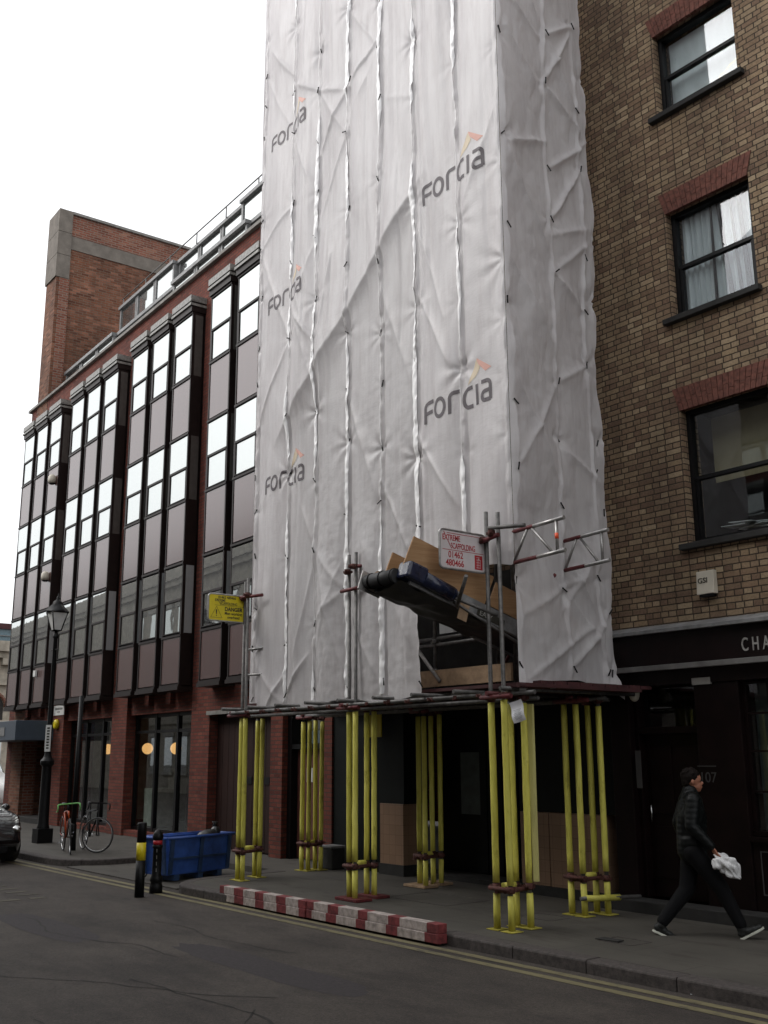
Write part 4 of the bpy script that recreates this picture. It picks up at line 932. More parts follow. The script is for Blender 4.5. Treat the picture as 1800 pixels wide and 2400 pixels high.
# unseen liner added to brighten the sheet above the diagonal and at both ends
s = np.linspace(1.07, 4.31, 110)[None, :].repeat(180, 0); top = 6.52+(s-.62)*(2.96/3.98); v = np.linspace(0, 1, 180)[:, None]
z = top+.02+(ZT-.2-top)*v; grid_mesh('inner_sheet', fpos(s, z, -.012), M['sheet'], SHEET)
s = np.linspace(.03, 1.06, 40)[None, :].repeat(200, 0); z = zbl(s)+.02+(ZT-.2-zbl(s))*np.linspace(0, 1, 200)[:, None]; grid_mesh('inner_sheet', fpos(s, z, -.014), M['sheet'], SHEET)
s = np.linspace(4.33, 5.97, 50)[None, :].repeat(200, 0); z = zbr(s)+.02+(ZT-.2-zbr(s))*np.linspace(0, 1, 200)[:, None]; grid_mesh('inner_sheet', fpos(s, z, -.012), M['sheet'], SHEET)
for i, s0 in enumerate(SEAMS[1:-1]):
    nzz = 560; z0_ = 2.56 if s0 < 4.3 else float(zbr(np.array([s0]))[0])+.04
    zc = np.linspace(z0_, ZT-.1, nzz)[:, None]; u = np.linspace(-1, 1, 7)[None, :]
    wd_ = .042+.020*vnoise(zc*1.7, zc*0+i*9, 71)+.014*vnoise(zc*7, zc*0+i*3, 72); gate = np.clip((vnoise(zc*.9, zc*0+i*5, 73)+.30)*5, .12, 1)
    for zl in ((9.1, 6.05) if abs(s0-5.2) < .1 else (12.0, 9.0, 5.97) if abs(s0-1.09) < .1 else ()): gate = np.where(np.abs(zc-zl) < .26, .10, gate)
    sc_ = s0-.012+.045*vnoise(zc*1.1, zc*0+i*4, 74)+u*wd_*gate; zz = zc+u*.012
    lf = .010+.010*(1-u*u)*gate+.016*vnoise(zc*9, u*1.5, 75)*gate+.012*vnoise(zc*20, u*1.2, 76)*gate
    grid_mesh('batten_flap', fpos(sc_, zz, np.maximum(lf, .006)), M['flap'], SHEET)
# side sheet
rx = (C-B).normalized(); rn_ = Vector((rx.y, -rx.x, 0)); RL = 2.30; RK = (C-B).length/RL
RSE = [.06, 1.12, 1.95]; RT = []
for s_ in RSE+[2.22]:
    z = 2.75
    while z < 16.6: RT.append((s_+rt_.uniform(-.04, .04), z)); z += rt_.uniform(.7, 1.5)
RCR = [((.1, 3.3), (1.6, 3.9), .06, .10), ((.15, 2.6), (1.7, 3.3), .06, .08), ((.1, 6.1), (1.1, 4.9), .05, .12), ((.1, 9.15), (1.12, 9.55), .07, .09), ((.12, 9.05), (1.1, 7.9), .06, .12), ((.1, 10.9), (1.1, 10.1), .05, .1), ((.1, 12.2), (1.1, 11.2), .06, .09), ((1.1, 11.0), (.1, 11.4), .05, .1), ((.1, 7.6), (1.15, 6.6), .05, .12), ((1.2, 5.4), (2.2, 5.1), .05, .08), ((1.0, 3.4), (1.9, 4.2), .05, .12), ((1.1, 8.2), (2.1, 8.6), .05, .1), ((1.1, 4.1), (1.75, 3.5), .05, .07)]
for k in range(24):
    a_ = rt_.choice(RT); nb = [t for t in RT if .5 < abs(t[0]-a_[0]) < 1.5 and .3 < abs(t[1]-a_[1]) < 1.6]
    if nb: RCR.append((a_, rt_.choice(nb), rt_.uniform(.045, .09), rt_.uniform(.06, .13)))
def rdisp(s, z):
    D = .08*vnoise(s*1.3, z*.8, 31)+.07*vnoise(s*2.2, z*1.5, 32)+.035*np.abs(vnoise(s*4+1.5*vnoise(s, z, 39), z*3.4, 33))+.010*vnoise(s*12+3*vnoise(s*4, z*4, 35), z*12, 34)+.006*vnoise(s*20, z*26, 36)
    for i, s0 in enumerate(RSE): D += np.exp(-((s-s0-.02*vnoise(z*1.5, z*0+i, 8))/.035)**4)*(.03+.04*vnoise(z*5, z*0+i*5, 40))
    for k, (sx, zx) in enumerate(RT):
        dx = s-sx; dz = z-zx; r = np.hypot(dx, dz); th = np.arctan2(dz, dx)
        w_ = (.2, 1, .5, .15, .7)[k % 5]; D += w_*np.where(r < 1, -.06*np.exp(-(r/.13)**2)+.022*np.cos((4+k % 4)*th+k)*np.exp(-r/.28)*np.clip(r/.08, 0, 1), 0)
    for a, b, h, wd in RCR:
        d, sg, t = segdist(s, z, a, b); D += h*(.5*np.exp(-d/wd)+.6*np.exp(-d/(wd*.3)))*np.sin(np.pi*np.clip(t*.9+.05, 0, 1))**.5
    return D
def rpos(s, z, lift=0):
    D = rdisp(s, z)*np.clip(s/.12, 0, 1)**.5+lift; e = np.clip((s-(RL-.35))/.35, 0, 1)*(.11*vnoise(z*.9, z*0, 37)+.05*vnoise(z*2.3, z*0, 38)-.05)
    flare = np.clip(1-(z-2.5)/.9, 0, 1)**2*np.clip((s-1.2)/1.1, 0, 1)*.22
    return np.stack([B.x+rx.x*(s+e)*RK+rn_.x*(D+flare*.5), B.y+rx.y*(s+e)*RK+rn_.y*(D+flare*.5)+flare*.1, zz_(z)], -1)
nx, nz = 120, 480; s = np.linspace(0, RL, nx)[None, :].repeat(nz, 0)
zb = np.interp(s, [0, .12, .5, 1.3, 1.9, RL], [2.46, 2.50, 2.60, 2.64, 2.58, 2.44]); z = zb+(ZT-zb)*np.linspace(0, 1, nz)[:, None]
grid_mesh('side_sheet', rpos(s, z), M['sheet'], SHEET)
# left return hidden from the street view but closing the wrap
s = np.linspace(0, 1.9, 30)[None, :].repeat(120, 0); z = np.linspace(2.6, ZT, 120)[:, None]+s*0
grid_mesh('side_sheet', np.stack([A.x-.03+.03*vnoise(s*2, z, 50), A.y+s, zz_(z)], -1), M['sheet'], SHEET)
s = np.linspace(0, 5.9, 20)[None, :].repeat(8, 0)
def tie(p, n, tdir):
    b = MB(); p = Vector(p)+n*.012; b.tube(p-tdir*.045, p+tdir*.045, .0085, 6); b.ball(p+tdir*.045, .012, 6); return b.build('tie', M['black'], SHEET)
cnt = 0
for (sx, zx) in TIES:
    if cnt >= 66 or zx > 13.9: continue
    p = fpos(np.array([sx]), np.array([zx]))[0]; a = rt_.uniform(-1.3, 1.3); tie(p, an, Vector((ax.x*math.sin(a), ax.y*math.sin(a), math.cos(a)))); cnt += 1
for (sx, zx) in RT:
    if cnt >= 99 or zx > 11.9: continue
    p = rpos(np.array([min(sx, RL-.05)]), np.array([zx]))[0]; a = rt_.uniform(-1.3, 1.3); tie(p, rn_, Vector((rx.x*math.sin(a), rx.y*math.sin(a), math.cos(a)))); cnt += 1
# printed logos: strokes laid on the sheet surface
def stroke(mb, pts, wd, s0, z0, sc, lift=.0035):
    P_ = []
    for (a, b) in zip(pts, pts[1:]):
        n = max(1, int(math.hypot(b[0]-a[0], b[1]-a[1])*sc/.012))
        P_ += [(a[0]+(b[0]-a[0])*i/n, a[1]+(b[1]-a[1])*i/n) for i in range(n)]
    P_.append(pts[-1]); L = []; m_ = len(P_); K = 4
    for i, p in enumerate(P_):
        q0 = P_[max(0, i-1)]; q1 = P_[min(m_-1, i+1)]; dx, dy = q1[0]-q0[0], q1[1]-q0[1]; h = math.hypot(dx, dy) or 1; nx_, ny_ = -dy/h, dx/h
        for k in range(K+1): o = wd*(k/K-.5); L.append((s0+(p[0]+nx_*o)*sc, z0+(p[1]+ny_*o)*sc))
    L = np.array(L); V = fpos(L[:, 0], L[:, 1], lift); mb.add([tuple(v) for v in V], [(i*(K+1)+k, i*(K+1)+k+1, (i+1)*(K+1)+k+1, (i+1)*(K+1)+k) for i in range(m_-1) for k in range(K)], True)
def rc(x0, y0, x1, y1, r, corners='all'):   # rounded corner helper
    return [(x0+(x1-x0)*0, y0)]
def carc(cx, cy, rx_, ry_, a0, a1, n=8): return [(cx+rx_*math.cos(R(a0+(a1-a0)*i/n)), cy+ry_*math.sin(R(a0+(a1-a0)*i/n))) for i in range(n+1)]
LET = [  # unit: letter height 1
 [[(0, 0), (0, .70)]+carc(.25, .75, .25, .25, 180, 90)+[(.70, 1.0)], [(.0, .50), (.62, .50)]],
 [carc(1.20, .52, .36, .44, 45, 405, 28)],
 [[(1.90, 0), (1.90, .70)]+carc(2.15, .75, .25, .25, 180, 90)+[(2.50, 1.0)]],
 [[(3.35, .95)]+[(3.05, .95)]+carc(3.05, .50, .35, .45, 90, 270, 14)+[(3.35, .05)]],
 [[(3.66, 0), (3.66, 1.0)]],
 [[(4.0, .98), (4.35, .98)]+carc(4.35, .73, .25, .25, 90, 0)+[(4.60, 0.02)], [(4.60, .06), (4.25, .06)]+carc(4.25, .28, .22, .22, 270, 90, 10)+[(4.60, .50)]]]
def logo(s0, z0, w_):
    sc = w_/4.7; b = MB()
    for L in LET:
        for st in L: stroke(b, st, .19, s0, z0, sc, .0045)
    g = b.build('logo_print', M['logogrey'], SHEET)
    def tri(pts, m_):
        q = MB(); n = 8; vs = []
        a, b_, c_, d_ = pts
        for i in range(n+1):
            for k in range(n+1):
                u, v_ = i/n, k/n; x = (1-u)*((1-v_)*a[0]+v_*d_[0])+u*((1-v_)*b_[0]+v_*c_[0]); y = (1-u)*((1-v_)*a[1]+v_*d_[1])+u*((1-v_)*b_[1]+v_*c_[1]); vs.append((s0+x*sc, z0+y*sc))
        vs = np.array(vs); V = fpos(vs[:, 0], vs[:, 1], .0035); q.add([tuple(v) for v in V], [(i*(n+1)+k, i*(n+1)+k+1, (i+1)*(n+1)+k+1, (i+1)*(n+1)+k) for i in range(n) for k in range(n)], True)
        return q.build('logo_mark', m_, g)
    tri([(3.72, 2.25), (4.70, 1.55), (4.30, 1.45), (3.78, 1.95)], M['logoorange'])
    tri([(3.70, 2.22), (3.92, 1.72), (3.62, 1.42), (3.02, 1.12)], M['logoamber'])
logo(4.52, 8.92, 1.22); logo(4.52, 5.87, 1.22)
for z in (11.85, 8.85, 5.82): logo(.40, z, 1.14)

# ------------------------------------------------------------------ signs on the scaffold
def rounded(w_, h_, r, n=6):
    pts = []
    for cx, cy, a in ((w_-r, r, -90), (w_-r, h_-r, 0), (r, h_-r, 90), (r, r, 180)): pts += [(cx+r*math.cos(R(a+90*i/n)), cy+r*math.sin(R(a+90*i/n))) for i in range(n+1)]
    return pts
def signboard(name, label, origin, yaw, w_, h_, m_):
    t = thing(name, label, 'sign', origin, yaw)                # local x along the board, -y faces the viewer
    pts = rounded(w_, h_, .05); n = len(pts)
    MB().add([(x, -.004, z) for x, z in pts]+[(x, .004, z) for x, z in pts], [tuple(range(n)), tuple(range(2*n-1, n-1, -1))]+[(i, (i+1) % n, n+(i+1) % n, n+i) for i in range(n)]).build('board', m_, t)
    MB().path([(x, 0, z) for x, z in rounded(w_, h_, .05)], .0135, 8, True).build('frame', M['alu'], t)
    return t
# white board: at x=-8.5, spans y 7.54..8.22; faces +x
ws = signboard('scaffold_sign', 'white board with red lettering clamped beside the plywood hoist', (-8.5, 7.55, 3.84), R(90), .70, .445, M['signwhite'])
def T(par, s_, size, x, z, m_, sx=1, space=1, align='LEFT', rot=0, bold=.0012): return text_mesh(s_, size, m_, 'lettering', par, facing((x, -.0055, z), (math.cos(rot), 0, math.sin(rot)), (-math.sin(rot), 0, math.cos(rot))), sx=sx, space=space, align=align, ext=.0008, bold=bold)
T(ws, 'EXTREME', .092, .04, .325, M['red'], .70); T(ws, 'SCAFFOLDING', .092, .165, .235, M['red'], .62)
T(ws, '01462', .105, .125, .130, M['red'], .86); T(ws, '480466', .105, .085, .035, M['red'], .88)
b = MB(); b.box(.11, .67, -.006, -.0045, .405, .411); b.box(.04, .67, -.006, -.0045, .213, .219); b.obox((.113, -.0054, .335), (.052, 0, -.085), (0, .0007, 0), (.0035, 0, .002)); b.build('rule_line', M['red'], ws)
b = MB().box(.53, .65, -.0055, -.0045, .03, .195).build('red_panel', M['red'], ws)
q = MB(); rn = random.Random(9)
for zz in (.05, .08, .11, .14, .17): q.box(.555, .555+rn.uniform(.05, .075), -.0066, -.0058, zz, zz+.004)
for xx in (.565, .59, .615): q.box(xx, xx+.004, -.0067, -.0059, .045, .045+rn.uniform(.09, .135))
q.ball((.592, -.006, .15), .010, 8, 1, .1, 1); q.build('scaffold_emblem', M['signwhite'], ws)
# yellow board
ys = signboard('danger_sign', 'yellow danger board reading men working overhead, left of the sheeting', (-14.3, 7.86, 3.88), R(90), .73, .42, M['yellow'])
T(ys, '01462 480466', .058, .17, .355, M['ink'], .95); T(ys, 'EXTREME', .058, .11, .305, M['ink'], .78); T(ys, 'SCAFFOLDING', .058, .21, .258, M['ink'], .80)
T(ys, 'DANGER', .085, .29, .165, M['ink'], .93, bold=.003); T(ys, 'Men working', .064, .29, .105, M['ink'], .92); T(ys, 'overhead', .064, .34, .045, M['ink'], .92)
b = MB(); b.box(.11, .66, -.006, -.0045, .242, .246); b.obox((.185, -.0054, .30), (.035, 0, -.045), (0, .0007, 0), (.003, 0, .002)); b.build('rule_line', M['ink'], ys)
MB().path([(.045, -.006, .05), (.245, -.006, .05), (.145, -.006, .225)], .004, 6, True).build('warning_triangle', M['ink'], ys)
b = MB(); b.hexa([(.139, -.0065, .10), (.151, -.0065, .10), (.151, -.0050, .10), (.139, -.0050, .10)], [(.133, -.0065, .175), (.157, -.0065, .175), (.157, -.0050, .175), (.133, -.0050, .175)]); b.ball((.145, -.0058, .08), .010, 8, 1, .2, 1); b.build('exclamation_mark', M['ink'], ys)
# paper notice hanging from the front right cluster
pn = thing('paper_notice', 'creased white paper notice hanging crooked on the front right yellow posts', 'notice', (-7.96, 8.15, 2.26), R(8))
gx = np.linspace(-.5, .5, 9)[None, :].repeat(11, 0); gz = np.linspace(-.5, .5, 11)[:, None]+gx*0; ca, sa = math.cos(R(14)), math.sin(R(14)); X = gx*.165; Z = gz*.225
grid_mesh('sheet_of_paper', np.stack([X*ca-Z*sa, .012*np.sin(gz*7)+.008*np.cos(gx*6), X*sa+Z*ca], -1), M['paper'], pn)
b = MB()
for k in range(9):
    zc = -.08+k*.012; b.obox((0-zc*sa, -.016, zc*ca), (.055*ca*(.7+.3*(k % 3)/2), 0, .055*sa), (0, .0004, 0), (0, 0, .0016))
b.build('printed_lines', M['fadedpaper'], pn)

# ------------------------------------------------------------------ inclined rubbish hoist and plywood
HO = thing('conveyor_hoist', 'dark inclined conveyor jutting out of the scaffold under plywood sheets', 'hoist', (-9.05, 7.2, 3.70), 0)
ux = Vector((1, 0, 0)); ua = Vector((.12, 1, -.335)).normalized(); un = ux.cross(ua).normalized()
def hb(mb, x0, x1, a0, a1, n0, n1):
    c_ = ux*((x0+x1)/2)+ua*((a0+a1)/2)+un*((n0+n1)/2); return mb.obox(c_, ux*((x1-x0)/2), ua*((a1-a0)/2), un*((n1-n0)/2))
hb(MB(), -.28, .28, .10, 2.9, .0, .055).build('belt_bed', M['rubber'], HO, bevel=.01)
b = MB(); hb(b, .28, .325, .10, 2.9, -.02, .17); hb(b, -.325, -.28, .10, 2.9, -.02, .17); b.build('side_rail', M['lead'], HO, bevel=.006)
b = MB(); b.tube(ux*-.33+un*.06, ux*.20+un*.06, .085, 18); b.use(M['rubber']); b.build('head_roller', M['rubber'], HO)
b = MB(); hb(b, -.345, -.335, -.10, .20, -.06, .17); b.build('end_plate', M['alu'], HO)
b = MB()
for k in range(3): b.tube(ux*(-.25+k*.2)+un*.06, ux*(-.235+k*.2)+un*.06, .094, 18)
b.build('roller_band', M['black'], HO)
mb = MB(); gs_ = np.linspace(-.31, .31, 16)[None, :].repeat(40, 0); ga = np.linspace(-.02, 1.45, 40)[:, None]+gs_*0
sag = -.035-.08*(1-(gs_/.31)**2)*(.5+.5*np.cos(ga*2.2))-.03*vnoise(gs_*9, ga*6, 61)*2
V = np.stack([ux.x*gs_+ua.x*ga+un.x*sag, ua.y*ga+un.y*sag, ua.z*ga+un.z*sag], -1); grid_mesh('wrapped_underside', V, M['rubber'], HO)
b = MB(); hb(b, .20, .42, -.02, .24, .02, .22); b.build('motor_box', M['bluewrap'], HO, bevel=.03)
b = MB(); b.tube(ux*.37+ua*.22+un*.10, ux*.37+ua*.62+un*.08, .085, 16); b.ball(ux*.37+ua*.62+un*.08, .085, 12); b.build('motor', M['bluewrap'], HO)
b = MB(); hb(b, .325, .335, .80, .93, -.14, .08); b.build('wooden_tag', M['board'], HO)
b = MB(); hb(b, .325, .332, 1.05, 1.45, -.0, .09); b.build('maker_plate', M['ink'], HO)
o_ = ux*.334+ua*1.08+un*.015; o = text_mesh('EASY', .085, M['lettergrey'], 'lettering', HO, Matrix((ua, un, ux)).transposed().to_4x4().copy() if False else None, ext=.001)
m4 = Matrix((ua, un, ua.cross(un))).transposed().to_4x4(); m4.translation = o_; o.data.transform(m4)
b = MB(); b.tube(ux*.33+ua*.7+un*.02, ux*.36+ua*2.2-un*.16, .018, 8); b.tube(ux*.35+ua*.55+un*.05, ux*.62+ua*1.1-un*.02, .02); b.tube(ux*.35+ua*.75-un*.02, ux*.72+ua*.5+un*.20, .022, 8); b.build('support_tube', M['steel'], HO)
def ply(label, x, a0, a1, n0, n1, lean, thick=.018, skew=.0):
    c0 = HO.location; t_ = MB()
    xx = ux*x; p = [xx+ua*a0+un*n0, xx+ua*a1+un*n0, xx+ua*(a1-skew)+un*n1+ux*lean, xx+ua*(a0+skew)+un*n1+ux*lean]
    t_.hexa([q+Vector(c0) for q in p], [q+Vector(c0)+ux*thick for q in p]); return tag(t_.build('plywood_sheet', M['ply']), label, 'plywood', 'plywood sheets on the hoist')
ply('tan plywood sheet standing along the near edge of the hoist, behind the white sign', .28, -.02, 1.15, .18, .52, .06)
ply('plywood sheet on the hoist between the white sign and the side sheet', .31, 1.18, 2.4, .18, .46, .05)
ply('small plywood offcut behind the near sheet at the hoist tip', -.22, .10, .75, .10, .46, .05)
tag(MB().obox((-9.42, 7.35, 3.84), (.09, 0, .02), (0, .03, 0), (0, 0, .03)).build('timber_offcut', M['board']), 'short timber offcut sticking out behind the hoist tip', 'timber')

# ------------------------------------------------------------------ red and white timbers at the kerb
def barrier(label, x0, x1, y, z0, bands, yaw=0):
    t_ = MB(); b = sorted(bands+[x0, x1]); red = True; L = []
    for a, c_ in zip(b, b[1:]): L.append((a, c_, red)); red = not red
    rb = random.Random(int(abs(x0)*100+z0*1000)); lasty = 0
    vs = []; t_.use(M['brickred']); t_.use(M['brickwhite'])
    for a, c_, r_ in L:
        t_.use(M['brickred'] if r_ else M['brickwhite']); t_.box(a, c_, y, y+.125, z0, z0+.095)
    o = t_.build('painted_timber', None); 
    bv = o.modifiers.new('bevel', 'BEVEL'); bv.width = .006; bv.segments = 2; bv.limit_method = 'ANGLE'; bv.angle_limit = R(40)
    return tag(o, label, 'timber', 'red and white timbers along the kerb')
bl = [-13.0, -12.74, -12.5, -12.21, -12.0, -11.70, -11.48, -11.20]; br_ = [-10.88, -10.59, -10.38, -10.0, -9.82, -9.45, -9.25, -8.80]
barrier('upper left red and white timber of the kerbside barrier, left of the joint', -13.12, -11.045, 7.53, .0, bl)
barrier('lower left red and white timber resting on the road, left of the joint', -13.10, -11.05, 7.525, -.097, [v+.02 for v in bl])
barrier('upper right red and white timber ending in a red block by the front right posts', -11.035, -8.62, 7.54, .002, br_)
barrier('lower right red and white timber on the road under the upper one', -11.03, -8.61, 7.532, -.095, [v-.03 for v in br_])

# ------------------------------------------------------------------ blue bin on its side
BN = thing('blue_bin', 'dirty blue plastic wheeled pallet bin standing in the crossover behind the bollards', 'bin', (-15.88, 8.50, -.10), R(14))
b = MB().use(M['bin']); L_, W_, H_ = 1.05, .62, .66
# side walls flared slightly outwards
def wallq(p0, p1, t_, z0, z1, fl):
    p0 = Vector(p0); p1 = Vector(p1); d = (p1-p0).normalized(); n_ = Vector((d.y, -d.x, 0))
    b.hexa([p0+Vector((0, 0, z0)), p1+Vector((0, 0, z0)), p1-n_*t_+Vector((0, 0, z0)), p0-n_*t_+Vector((0, 0, z0))], [p0+n_*fl+Vector((0, 0, z1)), p1+n_*fl+Vector((0, 0, z1)), p1-n_*(t_-fl)+Vector((0, 0, z1)), p0-n_*(t_-fl)+Vector((0, 0, z1))])
x0, x1, y0, y1 = -.27, .27, -.66, .66
wallq((x0, y0, 0), (x1, y0, 0), .03, .12, .66, .05); wallq((x1, y0, 0), (x1, y1, 0), .03, .12, .66, .05); wallq((x1, y1, 0), (x0, y1, 0), .03, .12, .66, .05); wallq((x0, y1, 0), (x0, y0, 0), .03, .12, .66, .05)
b.box(x0, x1, y0, y1, .10, .14); b.build('bin_body', None, BN, bevel=.008)
b = MB()
for (a, c_) in (((x0-.07, y0-.07), (x1+.07, y0-.07)), ((x1+.07, y0-.07), (x1+.07, y1+.07)), ((x1+.07, y1+.07), (x0-.07, y1+.07)), ((x0-.07, y1+.07), (x0-.07, y0-.07))): b.tube((*a, .66), (*c_, .66), .022, 8)
b.build('rim', M['bin'], BN)
b = MB()
for yy in (-.65, -.03, .58): b.hexa([(x1+.002, yy, .12), (x1+.035, yy, .12), (x1+.035, yy+.07, .12), (x1+.002, yy+.07, .12)], [(x1+.052, yy, .65), (x1+.08, yy, .65), (x1+.08, yy+.07, .65), (x1+.052, yy+.07, .65)])
for xx in (-.27, .20): b.hexa([(xx, y0-.035, .12), (xx+.07, y0-.035, .12), (xx+.07, y0-.002, .12), (xx, y0-.002, .12)], [(xx, y0-.08, .65), (xx+.07, y0-.08, .65), (xx+.07, y0-.052, .65), (xx, y0-.052, .65)])
b.hexa([(x1+.004, -.65, .33), (x1+.045, -.65, .33), (x1+.045, .65, .33), (x1+.004, .65, .33)], [(x1+.004, -.65, .36), (x1+.048, -.65, .36), (x1+.048, .65, .36), (x1+.004, .65, .36)])
b.build('rib', M['binrim'], BN)
b = MB()
for yy in (-.5, 0, .42): b.box(x0, x1, yy, yy+.10, .012, .10)
b.build('skid', M['binrim'], BN)
for (xx, yy, zz) in ((x0-.16, y0+.1, .30), (x0-.16, y0+.1, .10)):
    o = MB().path([(xx+.075*math.cos(a_)*.5, yy+.075*math.cos(a_)*.85, zz+.075*math.sin(a_)) for a_ in [2*math.pi*i/16 for i in range(16)]], .014, 6, True).build('castor_wheel', M['rubber'], BN)
bag = MB(); 
bag.ball((0, 0, 0), .15, 14, .9, 1.5, .75); bag.ball((.02, .10, .07), .085, 12, 1, 1, 1.1); bag.lathe([(.07, .06), (.03, .17), (.05, .21)], (0, .1, .02), 9)
bo = bag.build('rubbish_bag', M['bagblack'], None); bo.location = (-15.98, 8.95, .52); tag(bo, 'black rubbish bag bulging over the rim of the blue bin', 'bag')

# ------------------------------------------------------------------ bollards
b1 = thing('bollard', 'tall black round bollard with a broad yellow band at the road edge', 'bollard', (-14.29, 6.91, -.12))
b = MB().use(M['black']); b.lathe([(.068, 0), (.067, .50)], n=20); b.use(M['black']).lathe([(.067, .74), (.066, 1.0), (.060, 1.012), (.03, 1.016)], n=20); b.build('post', None, b1)
MB().lathe([(.0685, .50), (.0685, .74)], n=20).build('yellow_band', M['yellow'], b1)
b2 = thing('bollard', 'shorter cast iron bollard with a domed top and red band beside the blue bin', 'bollard', (-14.56, 7.30, -.12))
MB().lathe([(.095, 0), (.095, .10), (.085, .12), (.085, .16), (.095, .18), (.085, .22), (.07, .26), (.064, .62), (.076, .635), (.076, .66), (.066, .67), (.066, .75), (.080, .76), (.080, .79), (.064, .84), (.035, .88), (.010, .89)], n=20).build('post', M['black'], b2)
MB().lathe([(.0675, .675), (.0675, .735)], n=20).build('red_band', M['red'], b2)
q = MB()
for k in range(4): a_ = math.radians(-62+12*(k % 2)); q.box(.060+.0, .064, -.045, -.036, .30+k*.09, .35+k*.09)
q.build('paint_flecks', M['lead'], b2)

# ------------------------------------------------------------------ lamp post and sign post
LP = thing('lamp_post', 'black heritage lamp post with a lantern in front of the office block', 'lamp post', (-23.25, 8.88, 0))
b = MB(); b.box(-.17, .17, -.17, .17, 0, .30); b.lathe([(.14, .30), (.125, .36), (.115, .40), (.105, 1.35), (.10, 1.62), (.145, 1.66), (.15, 1.74), (.10, 1.80), (.075, 1.86), (.062, 1.95), (.052, 3.3), (.045, 4.45), (.07, 4.50), (.05, 4.56), (.03, 4.62)], n=16)
b.tube((-.22, 0, 4.20), (.22, 0, 4.20), .015, 6); b.build('column', M['black'], LP, bevel=.004)
fr = MB(); g_ = MB(); W0, W1, Z0, Z1 = .10, .215, 4.64, 5.06
for i in range(4):
    a_ = R(45+90*i); c0 = (math.cos(a_), math.sin(a_)); a2 = R(135+90*i); c1 = (math.cos(a2), math.sin(a2))
    fr.tube((c0[0]*W0*1.2, c0[1]*W0*1.2, Z0), (c0[0]*W1*1.2, c0[1]*W1*1.2, Z1), .014, 6)
    fr.tube((c0[0]*W1*1.2, c0[1]*W1*1.2, Z1), (c1[0]*W1*1.2, c1[1]*W1*1.2, Z1), .018, 6)
    fr.tube((c0[0]*W0*1.2, c0[1]*W0*1.2, Z0), (c1[0]*W0*1.2, c1[1]*W0*1.2, Z0), .014, 6)
    g_.quad((c0[0]*W0*1.15, c0[1]*W0*1.15, Z0+.01), (c1[0]*W0*1.15, c1[1]*W0*1.15, Z0+.01), (c1[0]*W1*1.15, c1[1]*W1*1.15, Z1-.01), (c0[0]*W1*1.15, c0[1]*W1*1.15, Z1-.01))
fr.build('lantern_frame', M['black'], LP); g_.build('lantern_glass', M['white'], LP)
b = MB(); b.lathe([(.29, 5.06), (.28, 5.09), (.15, 5.22), (.12, 5.24), (.12, 5.29), (.06, 5.34), (.04, 5.36), (.05, 5.39), (.02, 5.43), (.008, 5.50)], n=4); b.build('lantern_roof', M['black'], LP)
b = MB(); b.box(-.055, .075, -.075, -.06, 1.94, 2.52); b.box(-.04, .06, -.075, -.06, 1.62, 1.80); so = b.build('parking_plate', M['white'], LP); so.rotation_euler = (0, 0, R(45))
q = MB(); rn = random.Random(5)
for k in range(8): q.box(-.02, .04, -.0775, -.0755, 2.0+k*.062, 2.0+k*.062+.035)
qo = q.build('lettering', M['ink'], so)
SP = thing('sign_post', 'plain slim black post with two bicycles locked to it', 'post', (-20.93, 8.62, 0))
MB().tube((0, 0, 0), (.02, .0, 3.05), .052, 12, .045).lathe([(.07, 0), (.06, .5), (.05, .52)], n=12).build('pole', M['black'], SP)

